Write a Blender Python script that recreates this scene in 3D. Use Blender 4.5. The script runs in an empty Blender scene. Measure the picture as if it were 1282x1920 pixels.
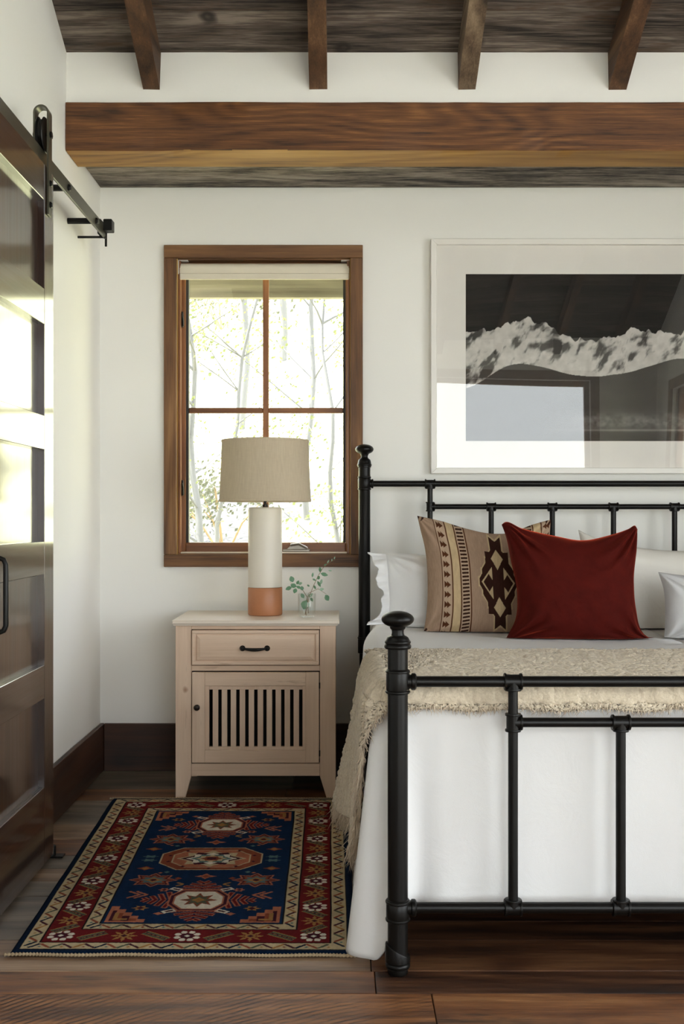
import bpy, bmesh, math, random
import numpy as np
from mathutils import Vector, Matrix

random.seed(7); RNG = np.random.default_rng(11)
SC = bpy.context.scene
COL = SC.collection

# ------------------------------------------------------------------ camera, world, sun, exposure
CAM_H = 1.146; F = 2112.0; CX = 641.0; CY = 968.0      # focal length and vanishing point of the 1282x1920 frame
cam = bpy.data.cameras.new('camera'); cam_o = bpy.data.objects.new('camera', cam); COL.objects.link(cam_o)
cam_o.location = (0, 0, CAM_H); cam_o.rotation_euler = (math.pi/2, 0, 0)
cam.sensor_fit = 'VERTICAL'; cam.sensor_height = 36.0; cam.lens = 36.0*F/1920.0
cam.shift_y = 8.0/1920.0; cam.clip_start = 0.02; cam.clip_end = 300
SC.camera = cam_o

world = bpy.data.worlds.new('sky'); SC.world = world; world.use_nodes = True
bg = world.node_tree.nodes['Background']
bg.inputs['Color'].default_value = (0.93, 0.97, 1.0, 1); bg.inputs['Strength'].default_value = 7.6
sun = bpy.data.lights.new('sun', 'SUN'); sun.energy = 34.0; sun.color = (1.0, 0.965, 0.90); sun.angle = math.radians(1.0)
sun_o = bpy.data.objects.new('sun', sun); COL.objects.link(sun_o)
sun_o.rotation_euler = Vector((0.34, 0.0, -0.94)).to_track_quat('-Z', 'Y').to_euler(); sun_o.location = (-8, 8, 12)

def portal(name, loc, direction, w, h):                # marks a window opening for sky sampling, gives no light of its own
    l = bpy.data.lights.new(name, 'AREA'); l.shape = 'RECTANGLE'; l.size = w; l.size_y = h
    l.cycles.is_portal = True
    o = bpy.data.objects.new(name, l); COL.objects.link(o); o.location = loc
    o.rotation_euler = Vector(direction).to_track_quat('-Z', 'Z').to_euler()
portal('portal_back', (-0.35, 5.24, 1.64), (0, -1, 0), 0.80, 1.36)
portal('portal_rear', (1.45, -1.78, 1.375), (0, 1, 0), 2.3, 2.45)
portal('portal_right', (3.38, 0.75, 1.325), (-1, 0, 0), 3.7, 2.25)

portal('portal_added_clerestory', (3.38, 1.40, 3.42), (-1, 0, 0), 2.3, .75)  # sky sampling for the added clerestory that brightens the upper walls

vs = SC.view_settings
vs.view_transform = 'Standard'; vs.look = 'None'; vs.gamma = 1.0; vs.use_curve_mapping = False
vs.exposure = 0.06
SC.cycles.max_bounces = 14; SC.cycles.diffuse_bounces = 8; SC.cycles.glossy_bounces = 5
SC.cycles.transmission_bounces = 10; SC.cycles.transparent_max_bounces = 24
SC.cycles.use_denoising = True; SC.cycles.sample_clamp_indirect = 8.0
SC.cycles.caustics_reflective = False; SC.cycles.caustics_refractive = False

# ------------------------------------------------------------------ helpers: measuring
def PX(px, Y): return (px-CX)*Y/F
def PZ(py, Y): return CAM_H+(CY-py)*Y/F
def P3(px, py, Y): return np.array([PX(px, Y), Y, PZ(py, Y)])
def lin(c):
    a = np.asarray(c, float)/255.0
    return np.where(a <= 0.04045, a/12.92, ((a+0.055)/1.055)**2.4)
def L4(c): return tuple(lin(c))+(1.0,)

def vnoise(x, y, seed=0):
    xi = np.floor(x).astype(int); yi = np.floor(y).astype(int); fx = x-xi; fy = y-yi
    fx = fx*fx*(3-2*fx); fy = fy*fy*(3-2*fy)
    def h(a, b):
        v = np.sin(a*127.1+b*311.7+seed*74.7)*43758.5453
        return v-np.floor(v)
    return (h(xi, yi)*(1-fx)+h(xi+1, yi)*fx)*(1-fy)+(h(xi, yi+1)*(1-fx)+h(xi+1, yi+1)*fx)*fy
def fbm(x, y, seed=0, octaves=4):
    s = 0; a = .5; t = 0
    for k in range(octaves):
        s = s+a*vnoise(x*2**k, y*2**k, seed+k*13); t += a; a *= .5
    return s/t
def sstep(a, b, x):
    t = np.clip((x-a)/(b-a), 0, 1); return t*t*(3-2*t)

# ------------------------------------------------------------------ helpers: meshes and objects
class MB:
    """collects vertices and faces in world coordinates"""
    def __init__(s): s.v = []; s.f = []
    def add(s, verts, faces):
        n = len(s.v); s.v += [tuple(map(float, p)) for p in verts]; s.f += [tuple(i+n for i in q) for q in faces]; return s
    def box(s, x0, x1, y0, y1, z0, z1, c=0.0):
        if c <= 0:
            v = [(x, y, z) for x in (x0, x1) for y in (y0, y1) for z in (z0, z1)]
            return s.add(v, [(0, 1, 3, 2), (4, 6, 7, 5), (0, 4, 5, 1), (2, 3, 7, 6), (0, 2, 6, 4), (1, 5, 7, 3)])
        bm = bmesh.new(); bmesh.ops.create_cube(bm, size=1)
        for v in bm.verts:
            v.co = Vector(((x0+x1)/2+v.co.x*(x1-x0), (y0+y1)/2+v.co.y*(y1-y0), (z0+z1)/2+v.co.z*(z1-z0)))
        bmesh.ops.bevel(bm, geom=bm.edges[:], offset=c, segments=1, affect='EDGES', profile=.5)
        return s.bm(bm)
    def bm(s, bm):
        bm.verts.index_update(); s.add([v.co for v in bm.verts], [[v.index for v in f.verts] for f in bm.faces]); bm.free(); return s
    def prism(s, poly, axis, a, b):
        """poly: 2-D outline; extruded along axis (0,1,2) from a to b"""
        def p3(p, t):
            q = [p[0], p[1]]; q.insert(axis, t); return q
        n = len(poly); v = [p3(p, a) for p in poly]+[p3(p, b) for p in poly]
        f = [tuple(range(n)), tuple(range(2*n-1, n-1, -1))]
        f += [(i, i+n, (i+1) % n+n, (i+1) % n) for i in range(n)]
        return s.add(v, f)
    def lathe(s, c, prof, n=28, axis=2, cap=True):
        """prof: (radius, height) pairs along axis from point c"""
        v = []; f = []
        for (r, h) in prof:
            for k in range(n):
                a = 2*math.pi*k/n; q = [r*math.cos(a), r*math.sin(a)]; q.insert(axis, h)
                v.append([c[i]+q[i] for i in range(3)])
        m = len(prof)
        for j in range(m-1):
            for k in range(n):
                f.append((j*n+k, j*n+(k+1) % n, (j+1)*n+(k+1) % n, (j+1)*n+k))
        if cap:
            f.append(tuple(range(n-1, -1, -1))); f.append(tuple((m-1)*n+k for k in range(n)))
        return s.add(v, f)
    def tube(s, pts, r, n=10, cap=True):
        pts = [Vector(p) for p in pts]; m = len(pts)
        rr = r if isinstance(r, (list, tuple, np.ndarray)) else [r]*m
        up = Vector((0, 0, 1)); v = []; f = []; prev = None
        for i, p in enumerate(pts):
            t = (pts[min(i+1, m-1)]-pts[max(i-1, 0)]).normalized()
            if prev is None:
                a = t.cross(up)
                if a.length < .05: a = t.cross(Vector((1, 0, 0)))
                a.normalize()
            else:
                a = (prev-t*prev.dot(t)).normalized()
            prev = a; b = t.cross(a)
            for k in range(n):
                w = 2*math.pi*k/n; v.append(p+a*(rr[i]*math.cos(w))+b*(rr[i]*math.sin(w)))
        for j in range(m-1):
            for k in range(n):
                f.append((j*n+k, j*n+(k+1) % n, (j+1)*n+(k+1) % n, (j+1)*n+k))
        if cap: f.append(tuple(range(n-1, -1, -1))); f.append(tuple((m-1)*n+k for k in range(n)))
        return s.add(v, f)
    def grid(s, P, close_u=False):
        h, w = P.shape[:2]; f = []
        for j in range(h-1):
            for i in range(w-1 if not close_u else w):
                i2 = (i+1) % w
                f.append((j*w+i, j*w+i2, (j+1)*w+i2, (j+1)*w+i))
        return s.add(P.reshape(-1, 3), f)

def root_loc(o):
    while o.parent: o = o.parent
    return np.array(o.location)

def fix_normals(me):
    bm = bmesh.new(); bm.from_mesh(me); bmesh.ops.recalc_face_normals(bm, faces=bm.faces[:]); bm.to_mesh(me); bm.free()

def obj(name, mb, m, parent=None, smooth=None, bevel=0, seg=2, kind=None, normals=True):
    """links what mb collected as ONE mesh object; smooth = sharp-edge angle in degrees (None = flat)"""
    V = np.array(mb.v, float)
    if parent is not None: off = root_loc(parent)
    else: off = np.array([(V[:, 0].min()+V[:, 0].max())/2, (V[:, 1].min()+V[:, 1].max())/2, V[:, 2].min()])
    me = bpy.data.meshes.new(name); me.from_pydata((V-off).tolist(), [], mb.f)
    if normals: fix_normals(me)
    if smooth is not None:
        me.shade_smooth()
        if smooth < 180: me.set_sharp_from_angle(angle=math.radians(smooth))
    me.materials.append(m)
    o = bpy.data.objects.new(name, me); COL.objects.link(o)
    if parent is not None: o.parent = parent
    else: o.location = off
    if bevel:
        b = o.modifiers.new('bevel', 'BEVEL'); b.width = bevel; b.segments = seg; b.limit_method = 'ANGLE'; b.angle_limit = math.radians(40)
    if kind: o['kind'] = kind
    return o

def gridobj(name, P, m, parent=None, color=None, smooth=True, uv=False, kind=None):
    """a dense sheet from an (h, w, 3) array, with an optional (h, w, 3) linear colour per point"""
    h, w = P.shape[:2]
    if parent is not None: off = root_loc(parent)
    else:
        q = P.reshape(-1, 3); off = np.array([(q[:, 0].min()+q[:, 0].max())/2, (q[:, 1].min()+q[:, 1].max())/2, q[:, 2].min()])
    me = bpy.data.meshes.new(name)
    me.vertices.add(h*w); me.vertices.foreach_set('co', (P.reshape(-1, 3)-off).astype(np.float32).ravel())
    ii, jj = np.meshgrid(np.arange(w-1), np.arange(h-1)); a = (jj*w+ii).ravel()
    idx = np.stack([a, a+1, a+w+1, a+w], 1).astype(np.int32); nf = len(idx)
    me.loops.add(nf*4); me.loops.foreach_set('vertex_index', idx.ravel())
    me.polygons.add(nf); me.polygons.foreach_set('loop_start', np.arange(0, nf*4, 4, dtype=np.int32))
    me.update(calc_edges=True)
    if color is not None:
        at = me.color_attributes.new('pattern', 'FLOAT_COLOR', 'POINT')
        c4 = np.ones((h*w, 4), np.float32); c4[:, :3] = color.reshape(-1, 3); at.data.foreach_set('color', c4.ravel())
    if uv:
        uvl = me.uv_layers.new(name='uv'); U = np.stack([ii.ravel()/(w-1), jj.ravel()/(h-1)], 1)
        q = np.stack([U, U+[1/(w-1), 0], U+[1/(w-1), 1/(h-1)], U+[0, 1/(h-1)]], 1); uvl.data.foreach_set('uv', q.astype(np.float32).ravel())
    if smooth: me.shade_smooth()
    me.validate(); me.materials.append(m)
    o = bpy.data.objects.new(name, me); COL.objects.link(o)
    if parent is not None: o.parent = parent
    else: o.location = off
    if kind: o['kind'] = kind
    return o

def thing(name, loc, label, cat, group=None):
    o = bpy.data.objects.new(name, None); COL.objects.link(o); o.location = loc; o.empty_display_size = .1
    return tag(o, label, cat, group)
def tag(o, label, cat, group=None):
    o['label'] = label; o['category'] = cat
    if group: o['group'] = group
    return o
def struct(name, loc=(0, 0, 0)):
    o = bpy.data.objects.new(name, None); COL.objects.link(o); o.location = loc; o['kind'] = 'structure'; o.empty_display_size = .1; return o

# ------------------------------------------------------------------ helpers: materials
class NT:
    def __init__(s, name):
        s.m = bpy.data.materials.new(name); s.m.use_nodes = True; s.t = s.m.node_tree; s.n = s.t.nodes; s.n.clear()
        s.out = s.n.new('ShaderNodeOutputMaterial')
    def node(s, typ, ins=None, **kw):
        k = s.n.new('ShaderNode'+typ)
        for a, b in kw.items(): setattr(k, a, b)
        for a, b in (ins or {}).items():
            i = k.inputs[a]
            if isinstance(b, bpy.types.NodeSocket): s.t.links.new(b, i)
            else: i.default_value = b
        return k
    def coord(s, kind='Object', scale=(1, 1, 1), rand=0.0, rot=(0, 0, 0)):
        o = s.node('TexCoord').outputs[kind]
        if rand:
            r = s.node('ObjectInfo').outputs['Random']
            v = s.node('VectorMath', {0: (rand, rand*.73, rand*.41), 'Scale': r}, operation='SCALE').outputs[0]
            o = s.node('VectorMath', {0: o, 1: v}, operation='ADD').outputs[0]
        return s.node('Mapping', {'Vector': o, 'Scale': scale, 'Rotation': rot}).outputs[0]
    def noise(s, vec, scale, detail=4, rough=.55, dist=0.0):
        return s.node('TexNoise', {'Vector': vec, 'Scale': scale, 'Detail': detail, 'Roughness': rough, 'Distortion': dist}).outputs['Fac']
    def ramp(s, fac, stops):
        k = s.node('ValToRGB', {'Fac': fac}); r = k.color_ramp
        while len(r.elements) < len(stops): r.elements.new(.5)
        for e, (p, c) in zip(r.elements, stops): e.position = p; e.color = c if len(c) == 4 else tuple(c)+(1,)
        return k.outputs['Color']
    def mix(s, fac, a, b, blend='MIX'):
        k = s.node('Mix', data_type='RGBA', blend_type=blend)
        for i, v in ((0, fac), (6, a), (7, b)):
            if isinstance(v, bpy.types.NodeSocket): s.t.links.new(v, k.inputs[i])
            else: k.inputs[i].default_value = v
        return k.outputs[2]
    def math(s, op, a, b=0.0):
        return s.node('Math', {0: a, 1: b}, operation=op).outputs[0]
    def bump(s, h, strength=.3, dist=.01, normal=None):
        ins = {'Height': h, 'Strength': strength, 'Distance': dist}
        if normal is not None: ins['Normal'] = normal
        return s.node('Bump', ins).outputs[0]
    def done(s, shader): s.t.links.new(shader, s.out.inputs['Surface']); return s.m
    def bsdf(s, color, rough=.5, normal=None, **kw):
        ins = {'Base Color': color, 'Roughness': rough}
        if normal is not None: ins['Normal'] = normal
        ins.update({k.replace('_', ' '): v for k, v in kw.items()})
        return s.done(s.node('BsdfPrincipled', ins).outputs[0])

def BW(v): return (v, v, v, 1)

def plain(name, c, rough=.5, bump=0.0, bscale=200.0, **kw):
    t = NT(name); v = t.coord()
    n = t.noise(v, bscale, 3); col = t.mix(t.noise(v, 6.0), L4(c), tuple(np.array(lin(c))*.9)+(1,))
    return t.bsdf(col, rough, t.bump(n, bump, .002) if bump else None, **kw)

def wood(name, stops, axis=0, fine=55.0, along=1.6, rough=.55, bump=.25, rand=40.0, knots=.0, knot_col=(30, 18, 10), saw=0.0,
         spec=.5, coat=0.0, coat_rough=.2, wear=None, wear_at=.62, mottle=.9, grain=.75, ring=.26, rings=62.0, thin=None):
    """procedural timber with the grain along an axis; stops are sRGB tones from dark to light"""
    t = NT(name)
    def st(a, l):
        q = [a]*3; q[axis] = l; return tuple(q)
    g = t.noise(t.coord('Object', st(fine, along), rand), 1.0, 7, .66, .35)
    fib = t.noise(t.coord('Object', st(fine*5, along*4), rand), 1.0, 3, .6)
    big = t.noise(t.coord('Object', st(4.5, .8), rand), 1.0, 4, .6, .4)
    n = t.noise(t.coord('Object', st(2.6, .42), rand), 1.0, 2, .45, .25)
    if knots:
        kq = [3.1]*3; kq[axis] = 2.3; kq[thin if thin is not None else (2 if axis == 1 else 1)] = 0.0
        vk = t.coord('Object', tuple(kq), rand)
        vo = t.node('TexVoronoi', {'Vector': t.node('VectorMath', {0: vk, 1: t.node('VectorMath', {0: t.node('TexNoise', {'Vector': vk, 'Scale': 5.0}).outputs['Color'], 'Scale': .10}, operation='SCALE').outputs[0]}, operation='ADD').outputs[0], 'Scale': 1.0, 'Randomness': 1.0}).outputs['Distance']
        halo = t.math('POWER', t.node('MapRange', {'Value': vo, 1: 0.0, 2: .46, 3: 1.0, 4: 0.0}).outputs[0], 2.0)
        n = t.math('ADD', n, t.math('MULTIPLY', halo, .16*knots))
    rg = t.math('SINE', t.math('MULTIPLY', n, rings))
    f = t.math('ADD', t.math('MULTIPLY', t.math('SUBTRACT', g, .5), grain), t.math('MULTIPLY', t.math('SUBTRACT', big, .5), mottle))
    f = t.math('ADD', f, t.math('MULTIPLY', rg, ring*.35))
    f = t.math('ADD', t.math('ADD', f, t.math('MULTIPLY', t.math('SUBTRACT', fib, .5), grain*.5)), .5)
    k_ = len(stops); col = t.ramp(f, [(.22+.56*i/(k_-1), L4(c)) for i, c in enumerate(stops)])
    h = t.math('ADD', t.math('MULTIPLY', g, .7), t.math('MULTIPLY', fib, .3))
    if knots:
        k = t.ramp(vo, [(0, (1, 1, 1)), (.055*knots, (.75, .75, .75)), (.075*knots, (.95, .95, .95)), (.092*knots, (.9, .9, .9)), (.15*knots, (0, 0, 0))])
        col = t.mix(t.math('MULTIPLY', k, .9), col, L4(knot_col))
    if wear is not None:
        w = t.noise(t.coord('Object', st(6.0, 1.4), rand), 1.0, 5, .7)
        w = t.math('ADD', w, t.math('MULTIPLY', t.math('SUBTRACT', g, .5), .6))
        col = t.mix(t.ramp(w, [(wear_at, (0, 0, 0)), (wear_at+.12, (.85, .85, .85))]), col, L4(wear))
    if saw:
        vs_ = t.coord('Object', (1, 1, 1), rand)
        sw = t.node('TexWave', {'Vector': t.node('Mapping', {'Vector': t.coord('Object'), 'Location': (.35, .75, 0)}).outputs[0], 'Scale': 17.0, 'Distortion': 3.0, 'Detail': 3.0, 'Detail Scale': .8},
                    wave_type='RINGS', rings_direction='Z').outputs['Fac']
        msk = t.ramp(t.noise(vs_, 6.0, 4, .65), [(.40, (0, 0, 0)), (.62, (1, 1, 1))])
        lines = t.math('MULTIPLY', t.ramp(sw, [(.10, (1, 1, 1)), (.45, (0, 0, 0))]), msk)
        col = t.mix(t.math('MULTIPLY', lines, saw), col, L4((44, 26, 16)))
        h = t.math('SUBTRACT', h, t.math('MULTIPLY', lines, saw*.8))
    r = t.math('ADD', t.math('MULTIPLY', g, .25), rough-.12)
    return t.bsdf(col, r, t.bump(h, bump, .004), Specular_IOR_Level=spec, Coat_Weight=coat, Coat_Roughness=coat_rough, Coat_IOR=1.65)

def fabric(name, c, c2=None, weave=900.0, rough=.95, bump=.25, sheen=.0, wrinkle=0.0):
    t = NT(name); v = t.coord()
    n = t.noise(v, weave, 2); m = t.noise(v, 14.0, 3)
    c2 = c2 or tuple(np.array(c)*.93)
    col = t.mix(t.math('ADD', t.math('MULTIPLY', n, .6), t.math('MULTIPLY', m, .4)), L4(c), L4(c2))
    nm = t.bump(n, bump, .0015)
    if wrinkle: nm = t.bump(t.noise(v, 9.0, 4, .6, 1.0), wrinkle, .02, nm)
    return t.bsdf(col, rough, nm, Sheen_Weight=sheen, Sheen_Roughness=.5, Specular_IOR_Level=.2)

def painted(name, rough=.9, weave=500.0, bump=.3, sheen=0.0):
    """colour comes from the woven pattern stored on the points"""
    t = NT(name); a = t.node('Attribute', attribute_name='pattern').outputs['Color']; v = t.coord()
    n = t.noise(v, weave, 2)
    col = t.mix(.22, a, t.ramp(n, [(.3, (.35, .35, .35)), (.7, (1, 1, 1))]), 'MULTIPLY')
    return t.bsdf(col, rough, t.bump(n, bump, .002), Sheen_Weight=sheen, Specular_IOR_Level=.06)

def glass_sheet(name, tint=(.97, .985, .975), ior=1.5, rough=.0):
    t = NT(name)
    f0 = ((ior-1)/(ior+1))**2; g_ = t.node('NewGeometry')
    c = t.math('ABSOLUTE', t.node('VectorMath', {0: g_.outputs['Normal'], 1: g_.outputs['Incoming']}, operation='DOT_PRODUCT').outputs['Value'])
    fr = t.math('ADD', t.math('MULTIPLY', t.math('POWER', t.math('SUBTRACT', 1.0, c), 5.0), 1-f0), f0)
    a = t.node('BsdfTransparent', {'Color': tuple(tint)+(1,)}).outputs[0]
    b = t.node('BsdfGlossy', {'Color': (1, 1, 1, 1), 'Roughness': rough}).outputs[0]
    k = t.node('MixShader', {0: fr}); t.t.links.new(a, k.inputs[1]); t.t.links.new(b, k.inputs[2])
    return t.done(k.outputs[0])

M = {}
def wall_paint(name, c):
    t = NT(name); v = t.coord()
    n = t.noise(v, 260.0, 3); b = t.noise(v, 1.3, 2)
    return t.bsdf(t.mix(b, L4(c), tuple(np.array(lin(c))*.965)+(1,)), .75, t.bump(n, .06, .002), Specular_IOR_Level=.25)
M['wall'] = wall_paint('wall_paint', (239, 238, 234))
M['ceil'] = wood('ceiling_grey_wood', [(30, 24, 20), (70, 60, 52), (98, 87, 78), (134, 122, 110)], 0, 84, 3.2, .85, .5, knots=.7, knot_col=(22, 15, 11), wear=(74, 52, 34), wear_at=.56, ring=.14, thin=2, mottle=1.3, grain=1.25)
M['rafter'] = wood('rafter_wood', [(42, 26, 15), (72, 48, 29), (92, 63, 40), (118, 88, 60)], 1, 50, 1.6, .7, .4, knots=.7)
M['rafter_grey'] = wood('rafter_weathered_wood', [(66, 52, 40), (102, 83, 64), (126, 106, 84), (150, 130, 106)], 1, 50, 1.6, .75, .4, knots=.9)
M['beam'] = wood('beam_wood', [(48, 27, 12), (88, 53, 26), (108, 68, 35), (138, 94, 52)], 0, 100, 3.2, .65, .4, knots=1.0, knot_col=(48, 27, 15), rand=3.0, mottle=.55, ring=.26, rings=150, grain=1.0)
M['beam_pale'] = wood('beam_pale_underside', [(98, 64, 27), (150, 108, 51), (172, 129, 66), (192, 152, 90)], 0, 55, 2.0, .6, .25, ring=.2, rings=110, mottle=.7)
M['beam_grey'] = wood('beam_weathered_soffit', [(26, 22, 18), (92, 84, 74), (140, 130, 118), (168, 158, 144)], 0, 60, 6.0, .85, .7, knots=.8, grain=1.2)
CW = [(62, 38, 21), (100, 66, 38), (120, 83, 50), (142, 104, 66)]
M['casing'] = wood('casing_wood', CW, 2, 55, 2.0, .6, .3, knots=.5)
M['casing_h'] = wood('casing_wood_flat', CW, 0, 55, 2.0, .6, .3, knots=.5)
SW = [(88, 52, 30), (124, 78, 46), (150, 100, 62)]
M['sash'] = wood('sash_wood', SW, 2, 60, 1.6, .38, .1)
M['sash_h'] = wood('sash_wood_flat', SW, 0, 60, 1.6, .38, .1)
M['jamb'] = wood('jamb_wood', [(124, 86, 38), (180, 138, 72), (208, 170, 102)], 2, 50, 1.6, .55, .2, knots=.6, knot_col=(88, 52, 22))
M['weather'] = plain('dark_weatherstrip', (52, 50, 49), .6)
BS = [(28, 15, 9), (54, 30, 18), (74, 43, 25)]
M['base'] = wood('baseboard_wood', BS, 0, 45, 1.6, .5, .2, knots=.5)
M['base_y'] = wood('baseboard_wood_side', BS, 1, 45, 1.6, .5, .2, knots=.5, thin=0)
DS = [(24, 12, 7), (44, 23, 12), (58, 33, 18)]
dk = dict(rough=.42, bump=.05, spec=.35, coat=1.0, coat_rough=.11, ring=.2)
M['door_v'] = wood('door_stained_wood', DS, 2, 55, 1.6, **dk)
M['door_h'] = wood('door_stained_wood_flat', DS, 1, 55, 1.6, **dk)
M['iron'] = plain('black_iron', (18, 17, 15), .40, .12, 300, Specular_IOR_Level=.25)
M['track'] = plain('dark_steel_track', (96, 94, 82), .36, .1, 300, Metallic=.75)
M['bed_iron'] = plain('bed_black_iron', (15, 13, 11), .36, .05, 500, Specular_IOR_Level=.22)
M['bronze'] = plain('oil_rubbed_bronze', (40, 29, 24), .38, .1, 300, Metallic=.4)
NS = [(178, 148, 122), (207, 179, 154), (219, 193, 169), (231, 209, 187)]
ns_ = dict(rough=.55, bump=.15, wear=(138, 104, 78), wear_at=.66, knots=.35, knot_col=(150, 104, 72), mottle=.35, grain=.40, ring=.12)
M['stand'] = wood('nightstand_limed_pine', NS, 2, 45, 1.6, **ns_)
M['stand_h'] = wood('nightstand_limed_pine_flat', NS, 0, 45, 1.6, **ns_)
M['stand_top'] = wood('nightstand_top', [(206, 192, 174), (222, 209, 193), (230, 219, 205)], 0, 45, 1.4, .32, .05, mottle=.3, grain=.35, ring=.08)  # made paler than the body: window highlights put into the colour
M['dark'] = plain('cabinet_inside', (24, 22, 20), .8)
M['cream'] = plain('lamp_ceramic', (222, 214, 200), .42, .03, 300)
M['lampwood'] = wood('lamp_foot_wood', [(158, 100, 66), (174, 114, 76), (188, 128, 88)], 0, 30, 2.5, .45, .04, mottle=.35, grain=.3, ring=.10)
M['glass'] = glass_sheet('window_glass')
M['picglass'] = glass_sheet('picture_glass', (.985, .985, .985), 1.70)
M['vase'] = glass_sheet('vase_glass', (.955, .97, .965), 1.48)
M['blind'] = fabric('roller_blind_fabric', (226, 218, 200), (214, 206, 188), 700)
M['white_metal'] = plain('white_bracket', (226, 224, 218), .4)
M['sheet'] = fabric('white_cotton', (226, 225, 224), (220, 219, 218), 800, wrinkle=.10)
M['ruffle'] = fabric('white_pillowcase', (240, 240, 240), (234, 234, 235), 800, wrinkle=.25)
M['sham'] = fabric('offwhite_pillowcase', (228, 224, 216), (220, 216, 208), 800, wrinkle=.16)
M['greycush'] = fabric('pale_grey_linen', (205, 204, 204), (190, 189, 190), 600, wrinkle=.2)
M['frame_white'] = plain('white_frame_lacquer', (236, 233, 227), .35)
M['mat'] = plain('picture_mat_board', (240, 236, 230), .85)
M['leaf'] = plain('eucalyptus_leaf', (96, 138, 104), .5, .1, 120, Transmission_Weight=0.0)
M['leaf_pale'] = plain('eucalyptus_leaf_pale', (148, 178, 152), .5, .1, 120)
M['stem'] = plain('eucalyptus_stem', (138, 116, 84), .6)
M['chrome'] = plain('nickel_crank', (150, 144, 136), .3, 0, Metallic=.8)
M['rug'] = painted('rug_wool', .98, 700, .5, .0)
M['navajo'] = painted('woven_cushion_wool', .95, 900, .4)
M['print'] = painted('photographic_print', .6, 2000, .0)
M['cord'] = fabric('rug_selvage', (176, 158, 128), (120, 100, 76), 300)

def velvet():
    t = NT('rust_velvet'); v = t.coord()
    n = t.noise(v, 25.0, 4); f = t.noise(v, 900.0, 2)
    col = t.mix(n, L4((82, 18, 11)), L4((56, 10, 6)))
    return t.bsdf(col, .85, t.bump(t.noise(v, 10.0, 4, .6, 1.2), .25, .015, t.bump(f, .2, .001)), Sheen_Weight=1.0, Sheen_Roughness=.30, Sheen_Tint=L4((226, 86, 56)), Specular_IOR_Level=.1)
M['velvet'] = velvet()
def shade():
    t = NT('linen_lampshade'); v = t.coord('Object', (300, 300, 14))
    n = t.noise(v, 1.0, 4, .6); h = t.noise(t.coord('Object', (30, 30, 700)), 1.0, 2)
    col = t.mix(t.math('ADD', t.math('MULTIPLY', n, .7), t.math('MULTIPLY', h, .3)), L4((200, 184, 158)), L4((242, 229, 205)))
    d = t.node('BsdfDiffuse', {'Color': col, 'Normal': t.bump(n, .3, .001)}).outputs[0]
    tr = t.node('BsdfTranslucent', {'Color': col}).outputs[0]
    k = t.node('MixShader', {0: .36}); t.t.links.new(d, k.inputs[1]); t.t.links.new(tr, k.inputs[2])
    return t.done(k.outputs[0])
M['shade'] = shade()
M['lining'] = plain('white_shade_lining', (238, 236, 230), .6)
def boucle():
    t = NT('boucle_wool'); v = t.coord()
    n = t.noise(v, 150.0, 3, .7); b = t.noise(t.coord('Object', (9, 30, 9)), 1.0, 3)
    col = t.mix(n, L4((172, 155, 130)), L4((236, 223, 201)))
    col = t.mix(t.ramp(b, [(.5, (0, 0, 0)), (.75, (.5, .5, .5))]), col, L4((176, 160, 140)))
    return t.bsdf(col, .98, t.bump(n, .7, .004), Sheen_Weight=.2, Specular_IOR_Level=.1)
M['boucle'] = boucle()
M['yarn'] = fabric('fringe_yarn', (222, 206, 184), (196, 178, 156), 300)
pk = dict(knots=.45, thin=2, mottle=1.0, grain=.8)
PL = {
 'brown': wood('floor_brown', [(44, 24, 13), (94, 56, 30), (124, 80, 46), (152, 108, 68)], 0, 88, 3.0, .42, .28, wear=(44, 28, 18), wear_at=.56, **pk),
 'dark':  wood('floor_dark', [(24, 14, 9), (56, 33, 20), (80, 50, 31), (108, 74, 48)], 0, 88, 3.0, .42, .28, wear=(28, 17, 12), wear_at=.54, **pk),
 'grey':  wood('floor_grey', [(54, 46, 39), (88, 77, 66), (108, 95, 82), (134, 120, 104)], 0, 88, 3.0, .45, .28, wear=(58, 46, 37), wear_at=.57, **pk),
 'saw':   wood('floor_sawn', [(64, 37, 20), (114, 72, 40), (142, 95, 57), (170, 122, 80)], 0, 88, 3.0, .42, .3, saw=.95, **pk),
 'tan':   wood('floor_tan', [(72, 50, 35), (116, 89, 66), (140, 112, 87), (164, 138, 112)], 0, 88, 3.0, .40, .25, wear=(66, 44, 30), wear_at=.60, **pk),
}

# ------------------------------------------------------------------ the room shell
XL, XR, YB, YF, YU = -1.088, 3.25, 5.07, -1.65, 4.45      # left, right, back, rear, and the face of the wall above the beam
RY = (YU+YF)/2; SL = .47; ZE = 2.979                     # ridge, roof slope, ceiling height at the eaves
def ceil_z(y): return ZE+SL*((YU-y) if y > RY else (y-YF))

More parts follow.
